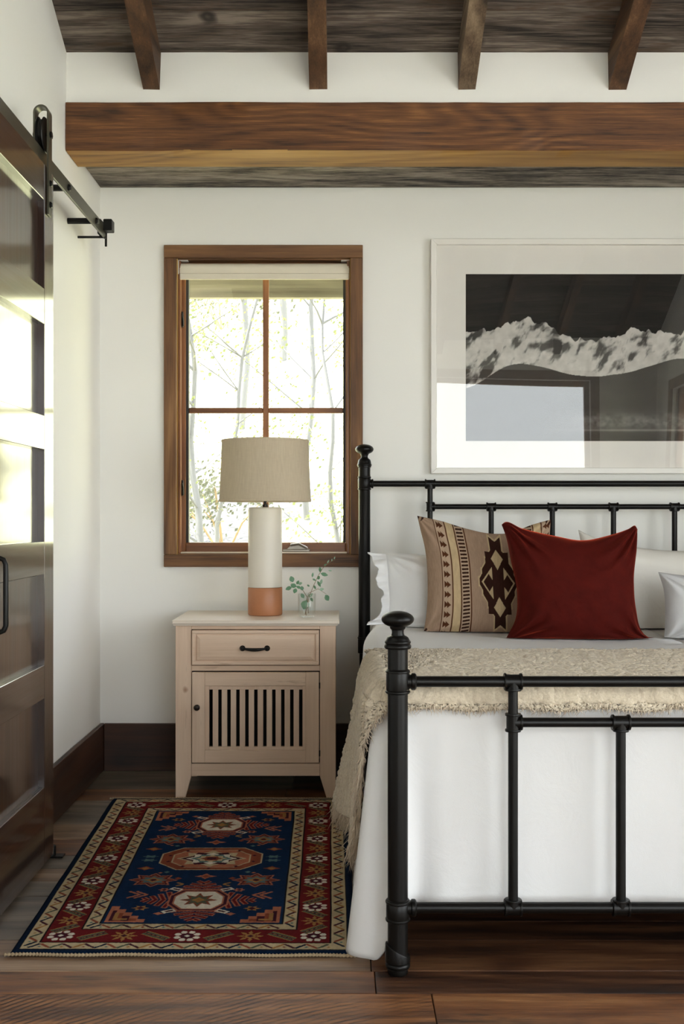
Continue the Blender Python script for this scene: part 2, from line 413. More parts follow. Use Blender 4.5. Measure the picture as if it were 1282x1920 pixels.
def wall_with_hole(name, axis, a0, a1, z0, z1, d0, d1, hole=None, top=None, top_hole=None):
    """a wall slab running along axis ('x' or 'y'), with an opening, and a gable that may have one too"""
    mb = MB()
    def b(p0, p1, q0, q1):
        if axis == 'x': mb.box(p0, p1, d0, d1, q0, q1)
        else: mb.box(d0, d1, p0, p1, q0, q1)
    if hole:
        h0, h1, g0, g1 = hole
        b(a0, h0, z0, z1); b(h1, a1, z0, z1); b(h0, h1, z0, g0); b(h0, h1, g1, z1)
    else: b(a0, a1, z0, z1)
    if top and not top_hole: mb.prism(top, 0, d0, d1)
    if top_hole:                                          # the gable above the eaves, built round its opening
        h0, h1, g0, g1 = top_hole
        mb.prism([(YB+.17, z1), (YU, z1), (h1, ceil_z(h1)), (h1, z1)], 0, d0, d1)
        mb.prism([(h1, g1), (h1, ceil_z(h1)), (RY, ceil_z(RY)), (h0, ceil_z(h0)), (h0, g1)], 0, d0, d1)
        mb.prism([(h0, z1), (h0, ceil_z(h0)), (YF, z1), (YF-.17, z1)], 0, d0, d1)
        b(h0, h1, z1, g0)
    return obj(name, mb, M['wall'], kind='structure')
gable = [(YB+.17, ZE), (YU, ZE), (RY, ceil_z(RY)), (YF, ZE), (YF-.17, ZE)]
WX0, WX1, WZ0, WZ1 = -.748, .043, .969, 2.311           # the opening in the back wall
wall_with_hole('wall_back', 'x', XL, XR, 0, 2.75, YB, YB+.17, (WX0, WX1, WZ0, WZ1))
wall_with_hole('wall_left', 'y', YF-.17, YB+.17, 0, ZE, XL-.15, XL, None, gable)
wall_with_hole('wall_right', 'y', YF-.17, YB+.17, 0, ZE, XR, XR+.15, (-1.10, 2.6, .2, 2.45), gable, (.25, 2.55, 3.05, 3.80))  # the upper opening belongs to the added clerestory
wall_with_hole('wall_rear', 'x', XL, XR, 0, ZE, YF-.17, YF, (.30, 2.60, .15, 2.60))
obj('wall_upper', MB().box(XL, XR, YU, YB+.17, 2.752, ZE), M['wall'], kind='structure')

# ceiling: boards on both slopes under one deck
ce = struct('ceiling', (1.0, RY, ZE))
dk_ = MB()
for s in (1, -1):
    y0 = YB+.17 if s > 0 else YF-.17
    yy0 = YU if s > 0 else YF
    z_e = ZE+.035-SL*abs(y0-yy0)
    if s > 0: z_e = ZE+.035
    pts = [(y0, ZE+.035), (yy0, ZE+.035), (RY, ceil_z(RY)+.035), (RY, ceil_z(RY)+.20), (yy0, ZE+.2), (y0, ZE+.2)]
    dk_.prism(pts, 0, XL-.3, XR+.3)
obj('roof_deck', dk_, M['ceil'], ce)
L_sl = math.hypot(RY-YF, ceil_z(RY)-ZE); nb = 17; wv = L_sl/nb
def ceiling_board(s, i):
    """board i up the slope from the eaves; s = +1 the slope above the bed, -1 the slope behind"""
    n = 60 if (s > 0 and i < 4) else 6
    xs = np.linspace(XL, XR, n)
    e0 = i*wv+.0015; e1 = (i+1)*wv-.0015
    rough = .006 if (s > 0 and i < 4) else 0
    lo = e0+(0 if i == 0 else 1)*0+rough*(fbm(xs*9, xs*0+i, 5)-.5)-(.002 if i else 0); hi = e1+rough*.6*(fbm(xs*7, xs*0+i, 9)-.5)
    if s > 0 and i == 0: lo = np.full(n, .0)+.006*np.clip(fbm(xs*14, xs*0, 3)-.42, 0, 1)
    drop = random.uniform(0, .004); th = .030
    mb = MB(); V = []
    dy, dz = (-1/math.hypot(1, SL), SL/math.hypot(1, SL)) if s > 0 else (1/math.hypot(1, SL), SL/math.hypot(1, SL))
    ny, nz = (-dz, dy) if s > 0 else (dz, -dy)           # towards the room
    if nz > 0: ny, nz = -ny, -nz
    ye = YU if s > 0 else YF
    for k in range(n):
        for (d, o) in ((lo[k], drop), (hi[k], drop), (hi[k], -th), (lo[k], -th)):
            V.append((xs[k], ye+dy*d+ny*o, ZE+dz*d+nz*o))
    Fc = [(0, 1, 2, 3), tuple(4*(n-1)+j for j in (3, 2, 1, 0))]
    for k in range(n-1):
        for j in range(4):
            Fc.append((4*k+j, 4*k+(j+1) % 4, 4*k+4+(j+1) % 4, 4*k+4+j))
    mb.add(V, Fc)
    return obj('ceiling_board', mb, M['ceil'], ce)
for s in (1, -1):
    for i in range(nb): ceiling_board(s, i)

# rafters: one thing each; the end of each is cut plumb against the wall
RAF_X = [PX(284, YU), PX(597, YU), PX(875, YU), PX(1157, YU), 1.68, 2.27, 2.86]
RAF_L = ['reddish brown rafter nearest the barn door, leaning right to left wall corner',
         'dark brown rafter end above the window, second from the left wall',
         'grey weathered rafter end above the framed picture',
         'dark rafter at the top right of the photo, past the grey one']
for i, x in enumerate(RAF_X):
    zb = PZ(168, YU); dpt = ZE-zb
    n = 40; mb = MB(); V = []
    for k in range(n):
        y = YU-(YU-RY)*k/(n-1); zc = ceil_z(y)
        wob = [.003*(fbm(np.array([y*6.]), np.array([i*7.+j]), 2)[0]-.5)*2 for j in range(4)]
        V += [(x-.036+wob[0], y, zc-.001), (x+.036+wob[1], y, zc-.001), (x+.034+wob[2], y, zc-dpt+wob[3]), (x-.034+wob[1], y, zc-dpt+wob[0])]
    Fc = [(0, 1, 2, 3), tuple(4*(n-1)+j for j in (3, 2, 1, 0))]
    for k in range(n-1):
        for j in range(4): Fc.append((4*k+j, 4*k+(j+1) % 4, 4*k+4+(j+1) % 4, 4*k+4+j))
    mb.add(V, Fc)
    if i < 4:
        o = obj('rafter', mb, M['rafter_grey' if i == 2 else 'rafter'], smooth=35)
        tag(o, RAF_L[i], 'rafter', 'exposed rafters under the plank ceiling')
    else: o = obj('rafter', mb, M['rafter'], ce, smooth=35)
# the same rafters on the slope behind the camera belong to the ceiling
for i, x in enumerate(RAF_X):
    mb = MB(); zc = ceil_z(RY)
    mb.prism([(YF, ZE), (RY, zc), (RY, zc-.146), (YF, ZE-.146)], 0, x-.035, x+.035)
    obj('rafter', mb, M['rafter'], ce)

# the header beam over the bed and its soffit board
bt = thing('ceiling_beam', (1.0, 4.6, PZ(281, YU-.02)), 'reclaimed brown timber beam with knots running across the back wall', 'beam')
def rough_timber(x0, x1, y0, y1, z0, z1, n=160, amp=.004, ch=.006, seed=0):
    xs = np.linspace(x0, x1, n); prof = []
    base = [(y0+ch, z0), (y0, z0+ch), (y0, (z0+z1)/2), (y0, z1-ch), (y0+ch, z1), (y1, z1), (y1, z0), ((y0+y1)/2, z0)]
    P = np.zeros((n, len(base), 3))
    for j, (y, z) in enumerate(base):
        a = amp if j not in (5, 6) else 0
        P[:, j, 0] = xs
        P[:, j, 1] = y+a*.6*(fbm(xs*5, xs*0+j*3.3, seed)-.5)
        P[:, j, 2] = z+a*1.6*(fbm(xs*4, xs*0+j*5.1, seed+4)-.5)
    mb = MB(); m = len(base); f = []
    for k in range(n-1):
        for j in range(m): f.append((k*m+j, k*m+(j+1) % m, (k+1)*m+(j+1) % m, (k+1)*m+j))
    f += [tuple(range(m)), tuple((n-1)*m+j for j in range(m-1, -1, -1))]
    return mb.add(P.reshape(-1, 3), f)
YBM = YU-.022
ZB0, ZB1 = PZ(282, YBM), PZ(191, YBM)
obj('front_timber', rough_timber(XL+.002, XR-.002, YBM, 4.635, ZB0, ZB1, seed=3, ch=.004), M['beam'], bt, smooth=35)
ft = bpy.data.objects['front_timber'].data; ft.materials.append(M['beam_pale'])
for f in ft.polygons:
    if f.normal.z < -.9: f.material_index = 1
ZS = PZ(352, YB)
obj('soffit_board', rough_timber(XL+.002, XR-.002, 4.640, YB-.002, ZS, ZS+.09, seed=8, amp=.003), M['beam_grey'], bt, smooth=35)

# baseboards
bb = struct('baseboard_back', (1.0, YB, 0)); obj('board', MB().box(XL+.02, XR-.02, YB-.019, YB-.001, .002, PZ(1357, YB-.019), .003), M['base'], bb)
obj('baseboard_left', MB().box(XL+.001, XL+.020, YF+.02, YB-.001, .002, .216, .003), M['base_y'], kind='structure')
obj('baseboard_right', MB().box(XR-.020, XR-.001, YF+.02, YB-.001, .002, .216, .003), M['base_y'], kind='structure')

# floor: every plank its own piece
fl = struct('floor', (1.0, 2.0, 0))
obj('subfloor', MB().box(XL-.15, XR+.15, YF-.17, YB+.17, -.10, -.021), M['dark'], fl)
def plank(x0, x1, y0, y1, key):
    dz = random.uniform(-.0016, 0.0)
    g = .0011
    o = obj('plank', MB().box(x0+g, x1-g, y0+g, y1-g, -.020, dz, .0016), PL[key], fl)
    return o
rows = [2.40, 2.707, 2.840, 3.048, 3.19, 3.40, 3.54]
while rows[-1] < YB-.2: rows.append(rows[-1]+random.choice([.125, .145, .165, .19]))
rows[-1] = YB
front = [['saw', 'brown'], ['brown', 'dark'], ['tan', 'dark'], ['grey', 'dark'], ['grey', 'dark'], ['grey', 'brown'], ['tan', 'dark']]
for r in range(len(rows)-1):
    y0, y1 = rows[r], rows[r+1]
    if r < 2: cuts = [XL, PX(830, y0) if r == 0 else PX(705, y0), 1.7, XR]; keys = [['saw', 'brown', 'dark'], ['brown', 'dark', 'brown']][r]
    elif r < 7:
        cuts = [XL, random.uniform(.03, .08), random.choice([.52, 1.1, 1.6]), XR]; keys = [front[r][0], front[r][1], random.choice(['dark', 'brown'])]
    else:
        cuts = [XL, random.uniform(-.85, -.2), random.uniform(.5, 1.3), random.uniform(1.9, 2.5), XR]
        keys = [random.choice(['grey', 'grey', 'tan', 'brown', 'grey']), random.choice(['dark', 'brown', 'grey']), 'dark', 'brown']
    for k in range(len(cuts)-1): plank(cuts[k], cuts[k+1], y0, y1, keys[k])
y = 2.40
while y > YF:
    y2 = max(YF, y-.25); c = random.uniform(-.2, 1.6)
    plank(XL, c, y2, y, random.choice(['brown', 'grey'])); plank(c, XR, y2, y, random.choice(['brown', 'tan'])); y = y2

# ------------------------------------------------------------------ the window in the back wall
w1 = struct('window_1', (-.35, YB, WZ0))
YC = 5.045; kc = F/YC
cx0, cx1, cz0, cz1 = PX(307, YC), PX(680, YC), PZ(1063, YC), PZ(459, YC)
ix0, ix1, iz0, iz1 = PX(330, YC), PX(657, YC), PZ(1040, YC), PZ(483, YC)
obj('casing_board', MB().box(cx0, cx1, YC, YB-.001, iz1, cz1, .002), M['casing_h'], w1)
obj('casing_board', MB().box(cx0, cx1, YC, YB-.001, cz0, iz0, .002), M['casing_h'], w1)
obj('casing_board', MB().box(cx0, ix0, YC+.0005, YB-.001, iz0+.0008, iz1-.0008, .002), M['casing'], w1)
obj('casing_board', MB().box(ix1, cx1, YC+.0005, YB-.001, iz0+.0008, iz1-.0008, .002), M['casing'], w1)
jd = YB+.16
obj('jamb', MB().box(WX0, ix0+.004, YB, jd, WZ0, WZ1), M['jamb'], w1)
obj('jamb', MB().box(ix1-.004, WX1, YB, jd, WZ0, WZ1), M['jamb'], w1)
obj('head_jamb', MB().box(ix0+.004, ix1-.004, YB, jd, iz1-.004, WZ1), M['casing_h'], w1)
obj('sill', MB().box(ix0+.004, ix1-.004, YB, jd, WZ0, iz0+.004), M['casing_h'], w1)
a0, a1, b0, b1 = ix0+.0045, ix1-.0045, iz0+.0045, iz1-.0045
obj('stop', MB().box(a0, a0+.011, 5.075, 5.12, b0, b1, .002).box(a1-.011, a1, 5.075, 5.12, b0, b1, .002), M['sash'], w1)
obj('stop', MB().box(a0+.011, a1-.011, 5.075, 5.12, b0, b0+.007, .002), M['stand_top'], w1, )  # pale strip paints the bright highlight along the lower stop
sg0, sg1 = PX(355, 5.16), PX(643, 5.16); sgz0, sgz1 = PZ(1017, 5.16), 2.262
obj('sash', MB().box(a0, sg0-.012, 5.122, 5.175, b0, b1, .003), M['sash'], w1)
obj('sash', MB().box(sg1+.012, a1, 5.122, 5.175, b0, b1, .003), M['sash'], w1)
obj('sash', MB().box(sg0-.012, sg1+.012, 5.123, 5.175, b0, sgz0, .003), M['sash_h'], w1)
obj('sash', MB().box(sg0-.012, sg1+.012, 5.123, 5.175, sgz1, b1, .003), M['sash_h'], w1)
obj('glazing_bead', MB().box(sg0-.012, sg0, 5.135, 5.172, sgz0, sgz1).box(sg1, sg1+.012, 5.135, 5.172, sgz0, sgz1), M['weather'], w1)
mx = PX(498.5, 5.15); mz = PZ(770, 5.15)
obj('muntin', MB().box(mx-.0135, mx+.0135, 5.138, 5.160, sgz0, sgz1, .003), M['sash'], w1)
obj('muntin', MB().box(sg0, mx-.0135, 5.139, 5.160, mz-.0125, mz+.0125, .003).box(mx+.0135, sg1, 5.139, 5.160, mz-.0125, mz+.0125, .003), M['sash_h'], w1)
for (p0, p1) in ((sg0, mx), (mx, sg1)):
    for (q0, q1) in ((sgz0, mz), (mz, sgz1)):
        obj('pane', MB().add([(p0, 5.164, q0), (p1, 5.164, q0), (p1, 5.164, q1), (p0, 5.164, q1)], [(0, 1, 2, 3)]), M['glass'], w1, normals=False)
for py in (600, 915):
    zc = PZ(py, 5.12)
    obj('sash_lock', MB().box(a0+.012, a0+.019, 5.098, 5.121, zc-.035, zc+.035, .002).tube([(a0+.020, 5.095, zc-.03), (a0+.021, 5.080, zc), (a0+.018, 5.078, zc+.02)], .004, 8), M['iron'], w1, smooth=40)
ck = MB(); zc = b0+.007
ck.box(PX(530, 5.1), PX(581, 5.1), 5.085, 5.119, zc, zc+.012, .003)
ck.prism([(PX(538, 5.1), zc+.012), (PX(545, 5.1), zc+.030), (PX(558, 5.1), zc+.036), (PX(572, 5.1), zc+.028), (PX(578, 5.1), zc+.012)], 1, 5.092, 5.112)
ck.tube([(PX(545, 5.1), 5.088, zc+.030), (PX(560, 5.1), 5.078, zc+.036), (PX(576, 5.1), 5.084, zc+.016)], .006, 8)
obj('window_crank', ck, M['chrome'], w1, smooth=40)

# roller blind
yb_ = 5.098; rb = thing('roller_blind', (PX(495, yb_), yb_, PZ(523, yb_)), 'cream roller blind rolled up at the top of the window', 'blind')
bx0, bx1 = PX(335, 5.07), PX(656, 5.07); zr = PZ(502, 5.07)
obj('roll', MB().lathe((bx0+.006, yb_, zr), [(.0245, 0), (.0245, bx1-bx0-.012)], 28, 0), M['blind'], rb, smooth=50)
obj('bottom_bar', MB().box(bx0+.004, bx1-.004, 5.069, 5.079, PZ(524, 5.07), PZ(512, 5.07), .003).box(bx0+.004, bx1-.004, 5.0735, 5.0750, PZ(512, 5.07), zr), M['blind'], rb)
for sgn, xx in ((1, bx0), (-1, bx1)):
    br = MB().box(min(xx, xx-sgn*.004), max(xx, xx-sgn*.004), 5.072, 5.118, zr-.028, zr+.035, .001)
    br.box(min(xx, xx+sgn*.040), max(xx, xx+sgn*.040), 5.075, 5.112, zr+.033, zr+.037, .001)
    obj('bracket', br, M['white_metal'], rb)

# windows behind the camera and in the right wall, the high one added for light
def big_window(name, axis, a0, a1, z0, z1, d, inward, m):
    w = struct(name, ((a0+a1)/2 if axis == 'x' else d, d if axis == 'x' else (a0+a1)/2, z0))
    def bx(p0, p1, q0, q1, e0, e1, mat, nm, c=.003):
        e0, e1 = sorted((d+inward*e0, d+inward*e1))
        mb = MB().box(p0, p1, e0, e1, q0, q1, c) if axis == 'x' else MB().box(e0, e1, p0, p1, q0, q1, c)
        obj(nm, mb, M[mat], w)
    t = .085
    bx(a0-t, a1+t, z1, z1+t, .001, .022, 'casing_h', 'casing_board'); bx(a0-t, a1+t, z0-t, z0, .001, .022, 'casing_h', 'casing_board')
    bx(a0-t, a0, z0, z1, .001, .022, 'casing', 'casing_board'); bx(a1, a1+t, z0, z1, .001, .022, 'casing', 'casing_board')
    for (p0, p1) in ((a0, a0+.05), (m-.03, m+.03), (a1-.05, a1)): bx(p0, p1, z0, z1, -.10, -.05, 'sash', 'sash')
    bx(a0+.05, a1-.05, z0, z0+.06, -.10, -.05, 'sash_h', 'sash'); bx(a0+.05, a1-.05, z1-.05, z1, -.10, -.05, 'sash_h', 'sash')
    dd = d-inward*.075
    for (p0, p1) in ((a0+.05, m-.03), (m+.03, a1-.05)):
        q = [(p0, dd, z0+.06), (p1, dd, z0+.06), (p1, dd, z1-.05), (p0, dd, z1-.05)]
        if axis == 'y': q = [(y, x, z) for x, y, z in q]
        obj('pane', MB().add(q, [(0, 1, 2, 3)]), M['glass'], w, normals=False)
big_window('window_2', 'x', .30, 2.60, .15, 2.60, YF, 1, .62)
big_window('window_3', 'y', -1.10, 2.6, .2, 2.45, XR, -1, .75)  # lengthened along the wall so more daylight reaches the room
big_window('added_clerestory', 'y', .25, 2.55, 3.05, 3.80, XR, -1, 1.40)  # unseen clerestory, added to brighten the upper walls

# ------------------------------------------------------------------ outside
def ground_mat():
    t = NT('dry_meadow'); v = t.coord()
    a = t.noise(v, .9, 5, .65); b = t.noise(v, .34, 4); c = t.noise(v, 7.0, 3)
    col = t.ramp(a, [(.3, L4((150, 154, 116))), (.5, L4((190, 190, 152))), (.7, L4((208, 205, 172)))])
    col = t.mix(t.ramp(b, [(.53, (0, 0, 0)), (.60, (1, 1, 1))]), col, L4((56, 56, 57)))  # dark patches: scrub, and the slope's shadow bands painted into the colour
    return t.bsdf(col, .95, t.bump(c, .5, .1))
gx, gy = np.meshgrid(np.linspace(-45, 35, 120), np.linspace(-35, 65, 150))
gz = -.38+np.maximum(gy-7.0, 0)*.34*sstep(6.5, 11, gy)+.5*(fbm(gx*.25, gy*.25, 21)-.5)*sstep(8, 14, gy)
ground = gridobj('ground', np.stack([gx, gy, gz], 2), ground_mat()); ground['kind'] = 'structure'
M['bounce_gravel'] = plain('added_pale_gravel', (176, 176, 174), .9, .4, 60)  # pale surface added outside to bounce sunlight up indoors
obj('added_bounce_terrace', MB().box(-4.0, 16.0, -16.0, YF-.20, -.50, -.16).box(XR+.18, 16.0, YF-.20, 5.2, -.50, -.16), M['bounce_gravel'], kind='structure')  # unseen slab, added to throw sunlight up through the windows
def ground_z(x, y):
    return -.38+max(y-7.0, 0)*.34*float(sstep(6.5, 11, np.array(y)))+.5*(float(fbm(np.array([x*.25]), np.array([y*.25]), 21)[0])-.5)*float(sstep(8, 14, np.array(y)))
M['eave'] = wood('eave_grey_wood', [(80, 74, 64), (104, 98, 86), (124, 118, 104)], 0, 30, 1.0, .8, .3)
ye = 6.15
ev = struct('trim_1', (0, ye, 2.3))
obj('eave_board', MB().box(-3.2, 3.2, ye, ye+.05, PZ(558, ye), PZ(500, ye)+.05, .003), M['eave'], ev)
obj('soffit', MB().box(-3.2, 3.2, YB+.175, ye+.05, PZ(500, ye)+.052, PZ(500, ye)+.08), M['eave'], ev)
M['bark'] = plain('aspen_bark', (92, 92, 94), .8, .3, 30)
def leafmat(name, c):
    t = NT(name)
    d = t.node('BsdfDiffuse', {'Color': L4(c)}).outputs[0]; tr = t.node('BsdfTranslucent', {'Color': L4(c)}).outputs[0]
    k = t.node('MixShader', {0: .45}); t.t.links.new(d, k.inputs[1]); t.t.links.new(tr, k.inputs[2]); return t.done(k.outputs[0])
LEAF = [leafmat('aspen_leaf_green', (104, 110, 74)), leafmat('aspen_leaf_yellow', (126, 118, 82)), leafmat('shrub_leaf', (84, 86, 72))]
def quad_leaf(mb, p, s, rnd):
    a = Vector((rnd.gauss(0, 1), rnd.gauss(0, 1), rnd.gauss(0, 1))).normalized()
    b = a.orthogonal().normalized(); c = a.cross(b)
    mb.add([p-b*s*.5, p+c*s*.32, p+b*s*.6, p-c*s*.32], [(0, 1, 2, 3)])
def aspen(px, Y, h, r, lean, label, mat, seed, nl=1300):
    rnd = random.Random(seed); x = PX(px, Y); z0 = ground_z(x, Y)-.05
    t = thing('aspen_tree', (x, Y, z0), label, 'tree', 'aspens outside the window')
    br = MB(); lv = MB(); n = 14
    pts = [Vector((x+lean*(k/n)**1.3*h*.1+.03*math.sin(k*1.3+seed), Y+.04*math.sin(k*.9+seed), z0+h*k/n)) for k in range(n+1)]
    br.tube(pts, [r*(1-.75*k/n) for k in range(n+1)], 8)
    for b in range(16):
        k = rnd.randint(3, n-1); p = pts[k]; ang = rnd.uniform(0, 2*math.pi); ln = h*rnd.uniform(.10, .24)
        q = [p]; d = Vector((math.cos(ang), math.sin(ang), rnd.uniform(.4, 1.1))).normalized()
        for s in range(4): q.append(q[-1]+d*ln/4+Vector((rnd.gauss(0, .02), rnd.gauss(0, .02), .01))*ln)
        br.tube(q, [r*.3, r*.25, r*.2, r*.14, r*.08], 5)
        for _ in range(nl//16):
            c = q[rnd.randint(2, 4)]; quad_leaf(lv, c+Vector((rnd.gauss(0, .13), rnd.gauss(0, .13), rnd.gauss(0, .12)))*h*.22, rnd.uniform(.02, .042)*Y/9, rnd)
    obj('branches', br, M['bark'], t, smooth=60); obj('foliage', lv, LEAF[mat], t, normals=False, kind='stuff')
aspen(376, 8.2, 3.5, .038, -.3, 'pale forked aspen trunk rising in the left window panes', 0, 1)
aspen(402, 10.0, 4.2, .025, 1.6, 'slim leaning aspen just right of the pale forked trunk', 0, 2)
aspen(575, 11.5, 5.2, .035, .4, 'aspen behind the upper right window pane', 1, 3)
aspen(636, 9.2, 3.4, .028, -.5, 'leafy aspen at the right edge of the window view', 0, 4)
aspen(455, 15.0, 6.0, .06, .3, 'distant yellowing aspen left of the window mullion', 1, 5)
aspen(530, 19.0, 6.5, .07, -.2, 'farthest aspen up the slope right of the window mullion', 1, 6)
def shrub(px, Y, w, h, label, mat, seed, n=1100):
    rnd = random.Random(seed); x = PX(px, Y); z = ground_z(x, Y)
    t = thing('shrub', (x, Y, z), label, 'shrub', 'shrubs on the slope outside')
    st = MB(); lv = MB()
    for k in range(9):
        a = rnd.uniform(0, 6.28); e = Vector((x+w*.4*math.cos(a), Y+w*.4*math.sin(a), z+h*rnd.uniform(.5, 1)))
        st.tube([(x, Y, z-.03), ((x+e.x)/2, (Y+e.y)/2, z+h*.45), e], [.012, .009, .004], 5)
        for _ in range(n//9): quad_leaf(lv, e+Vector((rnd.gauss(0, w*.16), rnd.gauss(0, w*.16), rnd.gauss(0, h*.2))), rnd.uniform(.03, .055)*Y/11, rnd)
    obj('stems', st, M['stem'], t); obj('foliage', lv, LEAF[mat], t, normals=False, kind='stuff')
shrub(590, 8.2, .8, .7, 'low green shrub behind the lamp, right lower pane', 0, 11)
shrub(420, 10.5, 1.1, .7, 'olive shrub low in the left lower pane', 2, 12)
shrub(415, 22.0, 2.2, 1.4, 'dark scrub high on the slope left of the mullion', 2, 13, 1500)
shrub(610, 26.0, 2.4, 1.6, 'dark scrub high on the slope right of the mullion', 2, 14, 1500)

# ------------------------------------------------------------------ the sliding barn door and its track
XD = -.963; TH = .045; DY0, DY1 = 3.00, 3.76; DZ0, DZ1 = .018, 2.287
d1 = struct('door_1', (XD-TH/2, 3.38, DZ0))
d1['label'] = 'dark stained five-panel sliding barn door on the left wall'
YS = 3.648; zf = lambda py: PZ(py, YS)
PAN = [(375, 541), (608, 779), (843, 1015), (1077, 1247), (1310, 1476)]
obj('stile', MB().box(XD-TH, XD, YS, DY1, DZ0, DZ1, .0015), M['door_v'], d1)
obj('stile', MB().box(XD-TH, XD, DY0, DY0+.112, DZ0, DZ1, .0015), M['door_v'], d1)
zs = [DZ1]+[zf(v) for p in PAN for v in p]+[DZ0]
for k in range(0, len(zs), 2):
    obj('rail', MB().box(XD-TH, XD-.0003, DY0+.1125, YS-.0005, zs[k+1], zs[k], .0015), M['door_h'], d1)
for (p0, p1) in PAN:
    obj('panel', MB().box(XD-TH+.006, XD-.022, DY0+.108, YS+.004, zf(p1)-.004, zf(p0)+.004), M['door_v'], d1)
# pull handle
hx = PX(11, 3.08); hz0, hz1 = PZ(1186, 3.08), PZ(1046, 3.08); hp = []
for (a, b, s) in ((XD, hz1, 0), (hx-.018, hz1, 0), (hx-.006, hz1-.005, 0), (hx, hz1-.018, 0), (hx, hz0+.018, 0), (hx-.006, hz0+.005, 0), (hx-.018, hz0, 0), (XD, hz0, 0)): hp.append((a, 3.08, b))
obj('handle', MB().tube(hp, .0072, 10).box(XD, XD+.004, 3.062, 3.098, hz1-.025, hz1+.025, .001).box(XD, XD+.004, 3.062, 3.098, hz0-.025, hz0+.025, .001), M['iron'], d1, smooth=50)
# hangers: an inverted-U strap round a wheel on the track
XT = -.980; ZT0, ZT1 = 2.293, 2.345
def hanger(yc):
    w = .042; x_out, x_in = PX(98, yc), PX(63, yc); x_out = XD+.008; x_in = XT-.026; zt = 2.488; r = (x_out-x_in)/2; xc = (x_out+x_in)/2; th = .006
    prof = [(x_out, 2.13)]+[(xc+r*math.cos(a), zt-r+r*math.sin(a)) for a in np.linspace(0, math.pi, 13)]+[(x_in, 2.36)]
    inner = [(x_in+th, 2.36)]+[(xc+(r-th)*math.cos(a), zt-r+(r-th)*math.sin(a)) for a in np.linspace(math.pi, 0, 13)]+[(x_out-th, 2.13)]
    n = len(prof); V = []
    for yy in (yc-w/2, yc+w/2): V += [(p[0], yy, p[1]) for p in prof]+[(p[0], yy, p[1]) for p in inner[::-1]]
    Fc = []; N = 2*n
    for i in range(n-1):
        Fc += [(i, i+1, n+i+1, n+i), (N+i, N+n+i, N+n+i+1, N+i+1), (i, N+i, N+i+1, i+1), (n+i, n+i+1, N+n+i+1, N+n+i)]
    Fc += [(0, n, N+n, N), (n-1, N+n-1, N+2*n-1, 2*n-1)]
    h = obj('hanger', MB().add(V, Fc), M['track'], d1, smooth=40)
    obj('wheel', MB().lathe((XT-.012, yc, ZT1+.049), [(.020, 0), (.056, .0), (.058, .003), (.050, .008), (.050, .016), (.058, .021), (.056, .024), (.020, .024)], 36, 0), M['iron'], h, smooth=40)
    bo = MB()
    for z in (2.165, 2.235): bo.lathe((x_out, yc, z), [(.011, 0), (.011, .004), (.007, .007)], 6, 0)
    bo.lathe((x_in-.004, yc, ZT1+.049), [(.012, 0), (.012, .003), (.006, .006), (.006, x_out-x_in), (.012, x_out-x_in+.004), (.012, x_out-x_in+.010)], 6, 0)
    obj('bolts', bo, M['iron'], h)
hanger(3.69); hanger(3.08)
tr = thing('door_track', (XT, 4.0, ZT0), 'dark steel barn door rail on spacers along the left wall', 'rail')
obj('bar', MB().box(XT-.004, XT+.004, 2.0, 4.66, ZT0, ZT1, .001), M['track'], tr)
for yy in (2.35, 3.18, 4.02, 4.47):
    obj('spacer', MB().lathe((XL, yy, 2.318), [(.012, 0), (.012, XT-.004-XL)], 16, 0), M['iron'], tr, smooth=50)
    obj('bolt', MB().lathe((XT+.004, yy, 2.318), [(.013, 0), (.013, .005), (.009, .009)], 6, 0), M['iron'], tr)
es = MB().box(XT+.004, XT+.040, 4.602, 4.655, 2.315, 2.362, .003).box(XT-.020, XT-.004, 4.602, 4.655, 2.30, 2.362, .003)
es.box(XT-.001, XT+.008, 4.658, 4.664, 2.262, 2.36, .001).tube([(XL, 4.64, 2.296), (XT+.006, 4.64, 2.296)], .005, 8)
obj('end_stop', es, M['iron'], tr)
fg = thing('floor_guide', (-.94, 3.79, 0), 'small black metal guide on the floor at the barn door corner', 'door guide')
obj('plate', MB().box(XD-.05, PX(121, 3.80), 3.772, 3.812, .0008, .006, .001), M['iron'], fg)
obj('roller', MB().lathe((XD-.012, 3.79, .006), [(.013, 0), (.013, .030), (.010, .034)], 16), M['iron'], fg, smooth=40)

